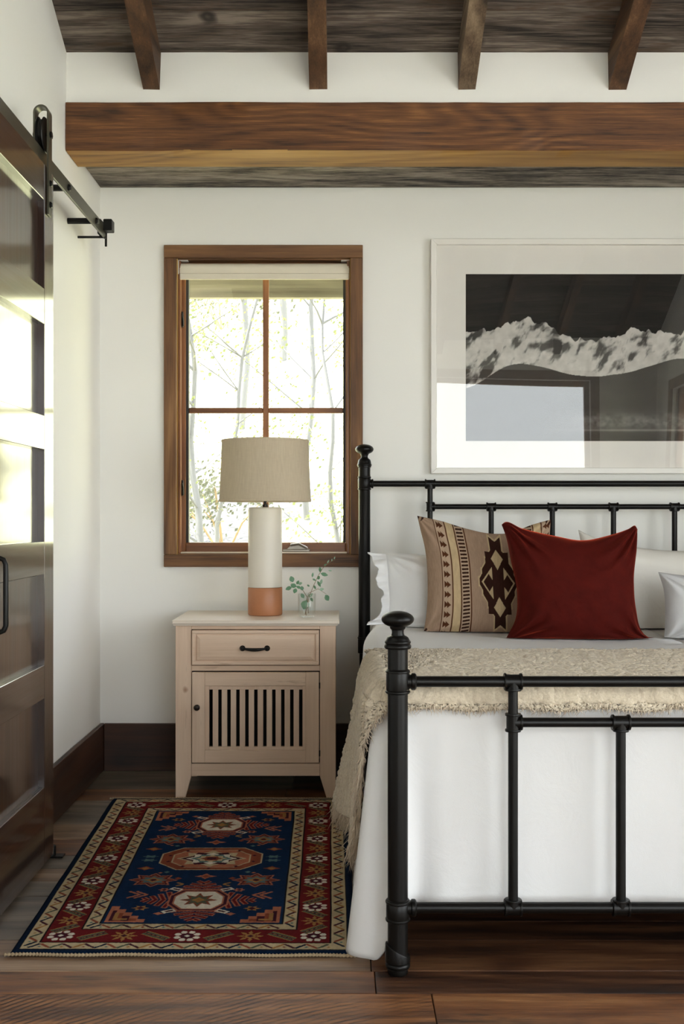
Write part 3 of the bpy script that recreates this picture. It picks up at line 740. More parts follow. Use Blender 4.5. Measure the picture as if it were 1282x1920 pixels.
# ------------------------------------------------------------------ rug
def rug():
    W, Ln = .93, 1.61; nx, ny = 380, 640
    u = np.linspace(0, 1, nx); v = np.linspace(0, 1, ny); U, Vv = np.meshgrid(u, v)
    X = U*W; Y = Vv*Ln
    C = {k: lin(c) for k, c in dict(navy=(8, 24, 44), blue=(10, 36, 66), deep=(20, 22, 32), red=(94, 21, 24), cream=(176, 158, 126), pink=(160, 98, 74), gold=(148, 108, 62), green=(78, 82, 66),
                                    white=(204, 196, 180), plum=(60, 22, 34), black=(18, 15, 17), rust=(126, 64, 44), teal=(78, 104, 104)).items()}
    A = np.zeros((ny, nx, 3)); A[:] = C['navy']
    def put(m, c): A[m] = C[c]
    def rect(x0, x1, y0, y1, c): put((X >= x0) & (X <= x1) & (Y >= y0) & (Y <= y1), c)
    def poly(pts, c):
        pts = np.array(pts); x0, y0 = pts.min(0); x1, y1 = pts.max(0)
        i0, i1 = np.searchsorted(u*W, [x0, x1]); j0, j1 = np.searchsorted(v*Ln, [y0, y1])
        i1 = min(i1+1, nx); j1 = min(j1+1, ny); i0 = max(i0-1, 0); j0 = max(j0-1, 0)
        xx = X[j0:j1, i0:i1]; yy = Y[j0:j1, i0:i1]; ins = np.zeros(xx.shape, bool); n = len(pts)
        for k in range(n):
            (ax, ay), (bx, by) = pts[k], pts[(k+1) % n]
            if ay == by: continue
            cnd = ((ay > yy) != (by > yy)) & (xx < (bx-ax)*(yy-ay)/(by-ay)+ax); ins ^= cnd
        A[j0:j1, i0:i1][ins] = C[c]
    def inset(d, c): rect(d, W-d, d, Ln-d, c)
    def line(a, b, w, c):
        a = np.array(a, float); b = np.array(b, float); t = b-a; t = t/np.hypot(*t); n = np.array([-t[1], t[0]])*w/2
        poly([a+n, b+n, b-n, a-n], c)
    def octa(cx, cy, a, b, c, k=.42): poly([(cx-a, cy-b*k), (cx-a*.62, cy-b), (cx+a*.62, cy-b), (cx+a, cy-b*k), (cx+a, cy+b*k), (cx+a*.62, cy+b), (cx-a*.62, cy+b), (cx-a, cy+b*k)], c)
    def star(cx, cy, a, b, c, q=.62, n=8, ph=0.0):
        poly([(cx+a*(1 if k % 2 == 0 else q)*math.cos(ph+math.pi*k/n), cy+b*(1 if k % 2 == 0 else q)*math.sin(ph+math.pi*k/n)) for k in range(2*n)], c)
    def dia(cx, cy, a, b, c): poly([(cx-a, cy), (cx, cy-b), (cx+a, cy), (cx, cy+b)], c)
    def flower(cx, cy, r, c1, c2, c3, n=8):
        for k in range(n):
            a = 2*math.pi*(k+.5)/n; star(cx+r*.72*math.cos(a), cy+r*.72*math.sin(a), r*.235, r*.235, c1, .95, 6)
        star(cx, cy, r*.50, r*.50, c2, .8, 8); star(cx, cy, r*.2, r*.2, c3, .8, 4)
    # borders
    inset(.020, 'black'); inset(.024, 'cream'); inset(.064, 'black'); inset(.069, 'red'); inset(.160, 'black'); inset(.165, 'cream'); inset(.203, 'black'); inset(.208, 'blue')
    # zigzags in both cream bands
    for (d0, d1, st) in ((.027, .061, .030), (.168, .200, .029)):
        for side in range(4):
            Lr = (Ln if side < 2 else W)-2*d0; n = int(Lr/st)
            for k in range(1, n-1):
                t = d0+k*Lr/n; h = Lr/n*.5
                c = ['plum', 'navy', 'rust', 'green', 'plum', 'gold'][k % 6]; fl = 1 if k % 2 else -1
                e0, e1 = d0+.003, d1-.003
                pp = [((e0, t-h*fl), (e1, t+h*fl)), ((W-e0, t-h*fl), (W-e1, t+h*fl)), ((t-h*fl, e0), (t+h*fl, e1)), ((t-h*fl, Ln-e0), (t+h*fl, Ln-e1))][side]
                line(pp[0], pp[1], .0085, c)
                q = [(e0+.008, t+st*.5), (W-e0-.008, t+st*.5), (t+st*.5, e0+.008), (t+st*.5, Ln-e0-.008)][side]
                if k % 2: star(q[0], q[1], .0055, .0055, ['gold', 'teal', 'rust'][k % 3], .7, 4)
    # red border: white flowers, gold blossoms and serrated leaves
    rc = .1145
    def leafbar(cx, cy, along, sg):
        dx, dy = (.030, .026) if along == 'y' else (.034, .024)
        a = np.array((cx-dx*sg, cy-dy)); b = np.array((cx+dx*sg, cy+dy))
        line(a, b, .030, 'gold'); line(a, b, .023, 'green'); line(a, b, .008, 'plum'); line(a, b, .003, 'gold')
        for k in range(5):
            q = a+(b-a)*(k+.5)/5; star(q[0], q[1], .005, .005, 'plum', .6, 4)
    def blossom(cx, cy):
        star(cx, cy, .040, .040, 'gold', .50, 8); star(cx, cy, .030, .030, 'red', .5, 8, .39); star(cx, cy, .022, .022, 'gold', .6, 8); star(cx, cy, .010, .010, 'plum', .7, 4)
    for cyc in range(2):
        x = rc if cyc == 0 else W-rc; n = 6; ys = np.linspace(rc, Ln-rc, n+1)
        for k in range(n+1):
            flower(x, ys[k], .040, 'white', 'plum', 'white')
            if k < n:
                m = (ys[k]+ys[k+1])/2; leafbar(x, m-.062, 'y', 1); leafbar(x, m+.062, 'y', -1); blossom(x, m)
    for cyc in range(2):
        y = rc if cyc == 0 else Ln-rc; xs = np.linspace(rc, W-rc, 3)
        flower(xs[1], y, .040, 'white', 'plum', 'white')
        for k in range(2):
            m = (xs[k]+xs[k+1])/2; leafbar(m-.088, y, 'x', 1); leafbar(m+.088, y, 'x', -1); blossom(m, y)
    # field
    f0 = .215; fx1 = W-f0; fy1 = Ln-f0; cx = W/2
    for (sx, bx) in ((1, f0), (-1, fx1)):
        for (sy, by) in ((1, f0), (-1, fy1)):
            for k in range(5):
                a = .112-.022*k; b = .026*(k+1); rect(min(bx, bx+sx*a), max(bx, bx+sx*a), min(by, by+sy*b), max(by, by+sy*b), 'pink')
            for k in range(4):
                a = .088-.022*k; b = .010+.021*(k+1); rect(min(bx+sx*.010, bx+sx*a), max(bx+sx*.010, bx+sx*a), min(by+sy*.010, by+sy*b), max(by+sy*.010, by+sy*b), 'rust' if k % 2 == 0 else 'plum')
            rect(min(bx+sx*.020, bx+sx*.060), max(bx+sx*.020, bx+sx*.060), min(by+sy*.018, by+sy*.030), max(by+sy*.018, by+sy*.030), 'gold')
            rect(min(bx+sx*.020, bx+sx*.032), max(bx+sx*.020, bx+sx*.032), min(by+sy*.018, by+sy*.075), max(by+sy*.018, by+sy*.075), 'gold')
    def hooked(cx, cy):
        for (dx, dy) in ((1, 0), (-1, 0), (0, 1), (0, -1)):
            for k in range(4):
                e = .085+.024*k; w = .060-.015*k
                if dx:
                    for s in (1, -1): line((cx+dx*(e-.004), cy), (cx+dx*(e+.012), cy+s*w*1.15), .018, 'pink'); line((cx+dx*(e-.004), cy), (cx+dx*(e+.012), cy+s*w*1.1), .010, 'red')
                else:
                    for s in (1, -1): line((cx, cy+dy*(e-.004)), (cx+s*w*1.3, cy+dy*(e+.014)), .018, 'pink'); line((cx, cy+dy*(e-.004)), (cx+s*w*1.25, cy+dy*(e+.014)), .010, 'red')
        for (sx, sy) in ((1, 1), (1, -1), (-1, 1), (-1, -1)):
            line((cx+sx*.062, cy+sy*.085), (cx+sx*.095, cy+sy*.105), .022, 'white'); line((cx+sx*.066, cy+sy*.087), (cx+sx*.088, cy+sy*.101), .010, 'plum')
        octa(cx, cy, .092, .092, 'pink'); octa(cx, cy, .086, .086, 'plum'); octa(cx, cy, .076, .078, 'pink'); octa(cx, cy, .070, .073, 'white')
        star(cx, cy, .058, .060, 'rust', .55, 8); star(cx, cy, .042, .046, 'green', .55, 8); star(cx, cy, .022, .024, 'gold', .6, 4)
    ym = Ln/2
    hooked(cx, ym-.405); hooked(cx, ym+.405)
    octa(cx, ym, .170, .120, 'cream'); octa(cx, ym, .165, .116, 'rust'); octa(cx, ym, .130, .096, 'cream'); octa(cx, ym, .125, .092, 'pink')
    for k in range(10):
        a = 2*math.pi*(k+.5)/10; star(cx+.148*math.cos(a), ym+.104*math.sin(a), .008, .008, 'plum', .7, 4)
    for k, c in enumerate(['cream', 'plum', 'white', 'teal', 'cream', 'rust', 'plum']): star(cx, ym, .118-.016*k, .088-.012*k, c, .72, 6 if k % 2 else 8)
    for (sx, dy) in ((-1, -.222), (1, -.222), (-1, .222), (1, .222)):
        x = cx+sx*.162; y = ym+dy
        star(x, y, .079, .068, 'pink', .66); star(x, y, .071, .061, 'plum', .62); star(x, y, .060, .052, 'rust', .62); star(x, y, .046, .040, 'teal', .62); star(x, y, .030, .026, 'gold', .6, 4); star(x, y, .012, .012, 'plum', .8, 4)
    for sy in (-1, 1):
        star(cx, ym+sy*.185, .036, .028, 'pink', .5, 4); star(cx, ym+sy*.185, .018, .016, 'rust', .6, 4)
        for sx in (-1, 1):
            star(cx+sx*.205, ym+sy*.105, .030, .022, 'rust', .55, 4); star(cx+sx*.205, ym+sy*.105, .014, .012, 'gold', .7, 4)
            star(cx+sx*.205, ym+sy*.02, .030, .018, 'teal', .5, 6)
            y = ym+sy*.36; x = cx+sx*.205
            for q in (0, .022): line((x-sx*(.022+q), y), (x+sx*(.014-q), y+.030), .009, 'pink'); line((x-sx*(.022+q), y), (x+sx*(.014-q), y-.030), .009, 'pink')
            y = ym+sy*.262; x = cx+sx*.062
            line((x, y), (x+sx*.022, y+.016), .008, 'gold'); line((x, y), (x+sx*.022, y-.016), .008, 'gold')
            star(cx+sx*.115, ym+sy*.315, .020, .018, 'pink', .55, 6); star(cx+sx*.115, ym+sy*.315, .009, .009, 'plum', .7, 4)
            star(cx+sx*.165, ym+sy*.475, .026, .022, 'gold', .55, 6); star(cx+sx*.165, ym+sy*.475, .012, .012, 'plum', .7, 4)
            star(cx+sx*.105, ym+sy*.520, .016, .013, 'pink', .6, 4)
            dia(cx+sx*.085, ym+sy*.205, .012, .012, 'rust'); dia(cx+sx*.130, ym+sy*.142, .010, .010, 'teal'); dia(cx+sx*.150, ym+sy*.150, .008, .008, 'pink')
    A *= (.78+.44*fbm(X*60, Y*14, 4, 3))[..., None]*(.85+.3*fbm(X*260, Y*260, 7, 2))[..., None]
    bl, brr, tl, tr_ = (-.867, 2.936), (.037, 2.930), (-.926, 4.545), (.024, 4.540)
    XX = (1-Vv)*((1-U)*bl[0]+U*brr[0])+Vv*((1-U)*tl[0]+U*tr_[0]); YY = (1-Vv)*((1-U)*bl[1]+U*brr[1])+Vv*((1-U)*tl[1]+U*tr_[1])
    edge = np.minimum(np.minimum(X, W-X), np.minimum(Y, Ln-Y))
    XX = XX+.003*(fbm(Y*4, X*0, 31)-.5)*2
    ZZ = .0012+.008*sstep(0, .010, edge)+.0012*fbm(X*180, Y*180, 3, 2)*sstep(0, .01, edge)+.002*fbm(X*3, Y*3, 8, 2)*sstep(0, .1, edge)
    t = thing('rug', (-.43, 3.74, 0), 'navy and red patterned wool rug on the floor before the nightstand', 'rug')
    gridobj('pile', np.stack([XX, YY, ZZ], 2), M['rug'], t, A)
    back = MB().add([(bl[0], bl[1], .001), (brr[0], brr[1], .001), (tr_[0], tr_[1], .001), (tl[0], tl[1], .001)], [(0, 3, 2, 1)]); obj('backing', back, M['cord'], t)
    for (a, b, s) in ((bl, brr, -1), (tl, tr_, 1)):
        n = 330; pts = []; rr = []
        for k in range(n):
            q = k/(n-1); pts.append((a[0]+(b[0]-a[0])*q-.012*(1-q)+.002*math.sin(q*31), a[1]+(b[1]-a[1])*q+s*.006+.0025*math.sin(q*23), .006)); rr.append(.0042+.0014*math.sin(k*1.9))
        obj('fringe', MB().tube(pts, rr, 7), M['cord'], t, smooth=70)
rug()

# ------------------------------------------------------------------ nightstand
def nightstand():
    Y0 = 4.575; s = Y0/F; x = lambda p: PX(p, Y0); z = lambda p: PZ(p, Y0); YBK = 4.985
    t = thing('nightstand', (x(479), 4.78, 0), 'pale limed pine nightstand with drawer and slatted door under window', 'nightstand')
    X0, X1 = x(329), x(629); ztop = PZ(1170, 4.56)
    obj('top', MB().box(PX(322, 4.548), PX(636, 4.548), 4.548, 5.022, ztop, PZ(1163, 4.548), .003).box(X0-.008, X1+.008, 4.562, 5.012, ztop-.008, ztop+.001, .002), M['stand_top'], t)
    def leg(xa, xb, xi, ya, yb):
        zt = ztop-.008; zk = z(1455)
        o, i = (xa, xb) if xi > xa and xi < xb and abs(xb-xi) < abs(xi-xa) else (xb, xa)
        pts = [(o, .0008), (o, zt), (i, zt), (i, zk), (xi, .0008)]
        return MB().prism(pts, 1, ya, yb)
    for (ya, yb) in ((Y0, Y0+.03), (YBK-.03, YBK)):
        obj('leg', leg(X0, x(358.5), x(347), ya, yb), M['stand'], t, bevel=.0015)
        obj('leg', leg(x(599.5), X1, x(612), ya, yb), M['stand'], t, bevel=.0015)
    for (xa, xb) in ((X0+.004, X0+.020), (X1-.020, X1-.004)):
        obj('side_panel', MB().box(xa, xb, Y0+.03, YBK-.03, z(1455), ztop-.009), M['stand'], t)
    obj('back_panel', MB().box(X0+.02, X1-.02, YBK-.014, YBK-.004, z(1455), ztop-.009), M['dark'], t)
    obj('shelf', MB().box(X0+.02, X1-.02, Y0+.04, YBK-.015, z(1440), z(1433)), M['dark'], t)
    obj('inner_panel', MB().box(X0+.02, X1-.02, Y0+.10, Y0+.106, z(1432), ztop-.02), M['dark'], t)
    xa, xb = x(358.8), x(599.2)
    obj('rail', MB().box(xa, xb, Y0+.002, Y0+.028, z(1180), ztop-.008, .001), M['stand_h'], t)
    obj('rail', MB().box(xa, xb, Y0+.002, Y0+.028, z(1258), z(1248), .001), M['stand_h'], t)
    obj('rail', MB().box(xa, xb, Y0+.002, Y0+.028, z(1455), z(1432), .001), M['stand_h'], t)
    # drawer with a raised field
    da, db, dz0, dz1 = x(360), x(598), z(1246.5), z(1181.5); dr = MB()
    dr.box(da, db, Y0-.010, Y0+.026, dz0, dz1, .004)
    e = .020; v = []; f = []
    for (ins, yy) in ((.012, -.0101), (.018, -.006), (.024, -.006), (.034, -.0125)):
        v += [(da+ins, Y0+yy, dz0+ins), (db-ins, Y0+yy, dz0+ins), (db-ins, Y0+yy, dz1-ins), (da+ins, Y0+yy, dz1-ins)]
    for r in range(3):
        for k in range(4): f.append((r*4+k, r*4+(k+1) % 4, r*4+4+(k+1) % 4, r*4+4+k))
    f.append((12, 13, 14, 15)); 
    dr = MB().box(da, db, Y0-.004, Y0+.026, dz0, dz1, .002)
    for (p0, p1, q0, q1) in ((da, db, dz1-.014, dz1), (da, db, dz0, dz0+.014), (da, da+.014, dz0+.014, dz1-.014), (db-.014, db, dz0+.014, dz1-.014)): dr.box(p0, p1, Y0-.010, Y0-.003, q0, q1, .002)
    fv = []
    for (ins, yy) in ((.017, -.0038), (.021, -.0075), (.034, -.0115)):
        fv += [(da+ins, Y0+yy, dz0+ins), (db-ins, Y0+yy, dz0+ins), (db-ins, Y0+yy, dz1-ins), (da+ins, Y0+yy, dz1-ins)]
    ff = [(r*4+k, r*4+(k+1) % 4, r*4+4+(k+1) % 4, r*4+4+k) for r in range(2) for k in range(4)]+[(8, 9, 10, 11)]
    dr.add(fv, ff)
    d = obj('drawer', dr, M['stand_h'], t)
    hz = z(1215); hb = MB()
    for p in (455, 501): hb.lathe((x(p), Y0-.022, hz), [(.004, 0), (.006, .004), (.010, .007), (.012, .0105)], 16, 1)
    n = 15; pts = [(x(455)+(x(501)-x(455))*k/(n-1), Y0-.022-.008*math.sin(math.pi*k/(n-1)), hz-.004*math.sin(math.pi*k/(n-1))) for k in range(n)]
    hb.tube(pts, [.0035+.0035*math.sin(math.pi*k/(n-1)) for k in range(n)], 10)
    for p in (455, 501): hb.lathe((x(p), Y0-.022, hz-.007), [(.002, 0), (.007, .003), (.008, .007), (.007, .011), (.002, .014)], 14, 2)
    obj('pull', hb, M['iron'], d, smooth=60)
    # slatted door
    a, b, z0, z1 = x(360), x(598), z(1430), z(1260.5); sa, sb, s0, s1 = x(384), x(573), z(1406), z(1286)
    do = bpy.data.objects.new('door', None); COL.objects.link(do); do.parent = t
    for (p, q) in ((a, sa), (sb, b)): obj('stile', MB().box(p, q, Y0-.004, Y0+.018, z0, z1, .0015), M['stand'], do)
    for (p, q) in ((z0, s0), (s1, z1)): obj('rail', MB().box(sa, sb, Y0-.0045, Y0+.018, p, q, .0015), M['stand_h'], do)
    sa2, sb2, s02, s12 = x(392), x(567), z(1400), z(1293)
    bd = MB().box(sa, sa2, Y0+.0, Y0+.015, s0, s1, .001).box(sb2, sb, Y0+.0, Y0+.015, s0, s1, .001).box(sa2, sb2, Y0+.0, Y0+.015, s0, s02, .001).box(sa2, sb2, Y0+.0, Y0+.015, s12, s1, .001)
    obj('bead', bd, M['stand'], do)
    W = sb2-sa2; gap = .0142; ns = 10; sw = (W-gap*(ns+1))/ns
    for k in range(ns):
        x0 = sa2+gap*(k+1)+sw*k
        obj('slat', MB().box(x0, x0+sw, Y0+.001, Y0+.010, s02-.003, s12+.003, .001), M['stand'], do)
    obj('knob', MB().lathe((x(370), Y0-.004, z(1325.5)), [(.010, 0), (.005, -.003), (.005, -.010), (.0115, -.014), (.0125, -.019), (.009, -.023), (.003, -.0245)], 20, 1), M['bronze'], do, smooth=50)
    for py in (1285, 1412): obj('hinge', MB().tube([(x(599), Y0-.005, z(py)-.012), (x(599), Y0-.005, z(py)+.012)], .0028, 8), M['bronze'], do, smooth=50)
nightstand()
ZTOP = PZ(1163, 4.548)

# ------------------------------------------------------------------ lamp
def lamp():
    Yc = 4.795; xc = PX(497, Yc); k = Yc/F
    t = thing('table_lamp', (xc, Yc, ZTOP), 'cream cylinder table lamp with linen drum shade on the nightstand', 'lamp')
    r = 32.2*k; zj = PZ(1103, Yc-r); zt = PZ(951, Yc-r)
    obj('foot', MB().lathe((xc, Yc, 0), [(r-.004, ZTOP+.0005), (r-.001, ZTOP+.003), (r, ZTOP+.006), (r, zj-.003), (r-.002, zj)], 56), M['lampwood'], t, smooth=40)
    obj('column', MB().lathe((xc, Yc, 0), [(r-.003, zj+.0005), (r-.001, zj+.002), (r-.001, zt-.010), (r-.003, zt-.004), (r-.008, zt-.001), (r-.014, zt)], 56), M['cream'], t, smooth=50)
    zb, z2 = PZ(940, Yc), PZ(826, Yc); rb, rt = 85.5*k, 81*k
    obj('stem', MB().lathe((xc, Yc, 0), [(.012, zt), (.012, zt+.012), (.006, zt+.014), (.0075, zt+.03), (.0075, zb+.05), (.012, zb+.05), (.012, zb+.10)], 20), M['bronze'], t, smooth=40)
    sh = MB().lathe((xc, Yc, 0), [(rb, zb), (rb+(rt-rb)*.5, (zb+z2)/2), (rt, z2), (rt-.0025, z2), (rb-.0025, zb), (rb, zb)], 96, cap=False)
    so = obj('lamp_shade', sh, M['shade'], t, smooth=40)
    obj('lining', MB().lathe((xc, Yc, 0), [(rb-.0034, zb+.001), (rt-.0034, z2-.001)], 96, cap=False), M['lining'], so, smooth=60)
    for (zz, rr) in ((zb, rb), (z2, rt)):
        n = 96; tr_ = MB(); P = np.zeros((n, 8, 3))
        for i in range(n):
            a = 2*math.pi*i/n
            for j, (dr, dz) in enumerate(((.0018, -.001), (.0022, .0), (.0018, .008), (.001, .009), (-.001, .009), (-.0035, .008), (-.004, 0), (-.001, -.002))):
                dz2 = dz if zz == zb else -dz
                P[i, j] = (xc+(rr+dr)*math.cos(a), Yc+(rr+dr)*math.sin(a), zz+dz2)
        v = P.reshape(-1, 3); f = [(i*8+j, i*8+(j+1) % 8, ((i+1) % n)*8+(j+1) % 8, ((i+1) % n)*8+j) for i in range(n) for j in range(8)]
        obj('trim_tape', tr_.add(v, f), M['shade'], so, smooth=50)
    hp = MB()
    hp.tube([(xc-.010, Yc, zb+.02)]+[(xc-.055*math.cos(a), Yc, zb+.09+.10*math.sin(a)) for a in np.linspace(-.5, math.pi+.5, 15)]+[(xc+.010, Yc, zb+.02)], .0022, 6)
    for a in (0, 2.09, 4.19): hp.tube([(xc, Yc, z2-.02), (xc+(rt-.004)*math.cos(a), Yc+(rt-.004)*math.sin(a), z2-.004)], .002, 6)
    hp.lathe((xc, Yc, 0), [(.006, z2-.03), (.008, z2-.015), (.008, z2-.005), (.003, z2)], 12)
    obj('harp', hp, M['bronze'], t, smooth=50)
    obj('bulb', MB().lathe((xc, Yc, 0), [(.012, zb+.10), (.014, zb+.115), (.028, zb+.15), (.030, zb+.17), (.020, zb+.195), (.004, zb+.202)], 20), M['cream'], t, smooth=60)
lamp()

# ------------------------------------------------------------------ vase and eucalyptus
def vase():
    Yc = 4.70; xc = PX(575, Yc); r = 16.8*Yc/F; h = .098; z0 = ZTOP+.0006
    v = MB().lathe((xc, Yc, z0), [(.001, 0), (r*.80, 0), (r*.93, .004), (r, .012), (r, h-.001), (r-.001, h), (r-.0022, h-.001), (r-.0025, .018), (r*.8, .011), (.001, .010)], 40, cap=False)
    o = obj('glass_tumbler', v, M['vase'], smooth=50)
    tag(o, 'small clear glass tumbler holding eucalyptus sprigs beside the lamp', 'vase')
    def leaf(mb, p, d, n, L, w):
        d = Vector(d).normalized(); n = Vector(n); n = (n-d*n.dot(d)).normalized(); s = d.cross(n)
        V = [p]
        for (t, ww, b) in ((.28, .85, .06), (.55, 1, .09), (.8, .62, .07)): V += [p+d*L*t-s*w*ww/2+n*L*(b-.10), p+d*L*t+n*L*b*.4, p+d*L*t+s*w*ww/2+n*L*(b-.10)]
        V.append(p+d*L*.99)
        Fc = [(0, 2, 1), (0, 3, 2)]
        for q in (1, 4): Fc += [(q, q+1, q+4, q+3), (q+1, q+2, q+5, q+4)]
        Fc += [(7, 8, 10), (8, 9, 10)]
        mb.add(V, Fc)
    def sprig(pts, leaves, label):
        P = [Vector(P3(*q)) for q in pts]
        t = thing('eucalyptus_sprig', P[0], label, 'plant', 'eucalyptus sprigs in the tumbler')
        # smooth path
        path = []
        for i in range(len(P)-1):
            for k in range(5): path.append(P[i].lerp(P[i+1], k/5))
        path.append(P[-1])
        obj('stem', MB().tube(path, list(np.linspace(.0016, .0008, len(path))), 6), M['stem'], t, smooth=60)
        for (px, py, Y, ang, L, w, pale) in leaves:
            mb = MB(); p = Vector(P3(px, py, Y)); a = math.radians(ang)
            leaf(mb, p-Vector((math.cos(a), 0, math.sin(a)))*L*.5, (math.cos(a), random.uniform(-.35, .35), math.sin(a)), (random.uniform(-.5, .5), -1, random.uniform(-.3, .6)), L, w)
            obj('leaf', mb, M['leaf_pale' if pale else 'leaf'], t, smooth=180, normals=False)
    Y = 4.70
    sprig([(578, 1150, Y), (576, 1120, Y), (566, 1104, Y-.01), (554, 1098, Y-.02), (544, 1092, Y-.02)],
          [(547, 1086, Y-.02, 110, .028, .022, 0), (541, 1103, Y-.02, 200, .030, .018, 0), (553, 1108, Y-.03, 250, .024, .018, 0), (558, 1092, Y-.01, 60, .020, .014, 0),
           (550, 1098, Y-.04, 160, .028, .020, 0), (563, 1094, Y, 20, .020, .012, 1), (566, 1103, Y-.03, 280, .020, .016, 0), (560, 1101, Y-.03, 330, .022, .014, 0)],
          'left eucalyptus sprig with round dark leaves drooping over the tumbler')
    sprig([(572, 1152, Y), (580, 1118, Y), (587, 1100, Y), (596, 1080, Y-.01), (606, 1064, Y-.01), (618, 1054, Y), (629, 1049, Y)],
          [(586, 1078, Y, 80, .022, .009, 0), (589, 1087, Y, 330, .018, .008, 0), (600, 1068, Y, 95, .026, .012, 0), (608, 1077, Y-.01, 345, .034, .017, 0), (597, 1083, Y-.01, 60, .018, .014, 0),
           (598, 1095, Y-.02, 300, .030, .012, 0), (602, 1091, Y, 75, .026, .011, 1), (603, 1105, Y-.01, 10, .022, .012, 1), (590, 1101, Y, 300, .020, .010, 0), (578, 1098, Y, 330, .014, .008, 0),
           (615, 1053, Y, 60, .018, .006, 1), (622, 1050, Y, 80, .014, .005, 1), (627, 1046, Y, 70, .014, .005, 1), (610, 1059, Y, 20, .016, .008, 0), (619, 1070, Y, 350, .016, .007, 1)],
          'right eucalyptus sprig reaching up past the window sill')
    sprig([(574, 1154, Y+.005), (573, 1130, Y+.004), (579, 1112, Y+.005), (596, 1104, Y+.01), (612, 1114, Y+.01)],
          [(572, 1134, Y+.002, 250, .042, .038, 0), (567, 1117, Y+.005, 120, .024, .016, 0), (582, 1116, Y+.008, 40, .026, .014, 1), (613, 1121, Y+.01, 300, .030, .024, 0), (584, 1124, Y-.004, 300, .02, .012, 0)],
          'drooping eucalyptus sprig with large leaf inside the tumbler')
vase()

# ------------------------------------------------------------------ framed picture
def picture():
    Yf = 5.030; x0, x1 = PX(808, Yf), 1.985; z0, z1 = PZ(888, Yf), PZ(447, Yf); w = .026
    t = thing('framed_picture', ((x0+x1)/2, 5.05, z0), 'white framed black and white mountain landscape above the headboard', 'picture')
    def mitre(a, b, c, d):
        return MB().add([(*p, q) if False else (p[0], q, p[1]) for q in (Yf, YB-.001) for p in (a, b, c, d)], [(0, 1, 2, 3), (7, 6, 5, 4), (0, 4, 5, 1), (1, 5, 6, 2), (2, 6, 7, 3), (3, 7, 4, 0)])
    O = [(x0, z0), (x1, z0), (x1, z1), (x0, z1)]; I = [(x0+w, z0+w), (x1-w, z0+w), (x1-w, z1-w), (x0+w, z1-w)]
    for k in range(4):
        obj('frame_rail', mitre(O[k], O[(k+1) % 4], I[(k+1) % 4], I[k]), M['frame_white'], t, bevel=.003)
    obj('mat_board', MB().box(x0+w, x1-w, 5.052, 5.060, z0+w, z1-w), M['mat'], t)
    Yp = 5.0512
    px0, px1, pz0, pz1 = PX(873, Yp), 1.985-(PX(873, Yp)-x0), PZ(827, Yp), PZ(514, Yp)
    nx, ny = 620, 330; u = np.linspace(0, 1, nx); v = np.linspace(0, 1, ny); U, Vv = np.meshgrid(u, v)
    asp = (px1-px0)/(pz1-pz0)
    A = np.zeros((ny, nx)); A[:] = .018+.012*(1-Vv)
    xx = u*asp
    ridge = .60+.12*np.exp(-((u-.20)/.13)**2)+.05*np.exp(-((u-.62)/.1)**2)+.07*np.exp(-((u-.86)/.10)**2)+.07*(fbm(xx*5, xx*0, 2, 5)-.5)+.05*np.abs(fbm(xx*16, xx*0+3, 9, 3)-.5)*2
    foot = .44+.05*np.sin(u*9+.6)-.16*np.exp(-((u-.0)/.12)**2)+.03*(fbm(xx*4, xx*0, 17, 3)-.5)
    R = ridge[None, :]; Ft = foot[None, :]
    # rock ribs: slanting noise lit from one side
    sk = xx[None, :]*11+(R-Vv)*6.5*(1 if True else 0)
    n1 = fbm(sk, Vv*9+xx[None, :]*2, 5, 5); n2 = fbm(sk*2.3+4, Vv*14, 23, 4)
    light = sstep(.40, .56, n1*.65+n2*.45)*(.6+.4*fbm(xx[None, :]*30+0*Vv, Vv*30, 41, 3))
    mt = .07+.66*light
    inm = (Vv < R) & (Vv > Ft)
    A = np.where(inm, mt, A)
    below = Vv <= Ft
    A = np.where(below, .050+.02*fbm(xx[None, :]*6+0*Vv, Vv*20, 51, 3), A)
    st = np.exp(-((Vv-.115)/.045)**2)*sstep(.25, .5, U)
    A = np.where(below, A+st*.20*fbm(xx[None, :]*40+0*Vv, Vv*50, 61, 3), A)
    A = np.where(below, A+.15*np.exp(-((Vv-.065)/.006)**2)*sstep(.2, .6, U), A)
    colr = A[..., None]*np.array([1.0, .955, .89])
    P = np.stack([px0+U*(px1-px0), np.full_like(U, Yp), pz0+Vv*(pz1-pz0)], 2)
    gridobj('print', P, M['print'], t, colr)
    # the glazing bows very slightly, as a large acrylic sheet does
    gx_, gz_ = np.meshgrid(np.linspace(x0+w, x1-w, 40), np.linspace(z0+w, z1-w, 30))
    bow = .003*np.cos((gx_-(x0+x1)/2)/(x1-x0)*math.pi)*np.cos((gz_-(z0+z1)/2)/(z1-z0)*math.pi)
    gridobj('glazing', np.stack([gx_, 5.041+bow, gz_], 2), M['picglass'], t)
picture()

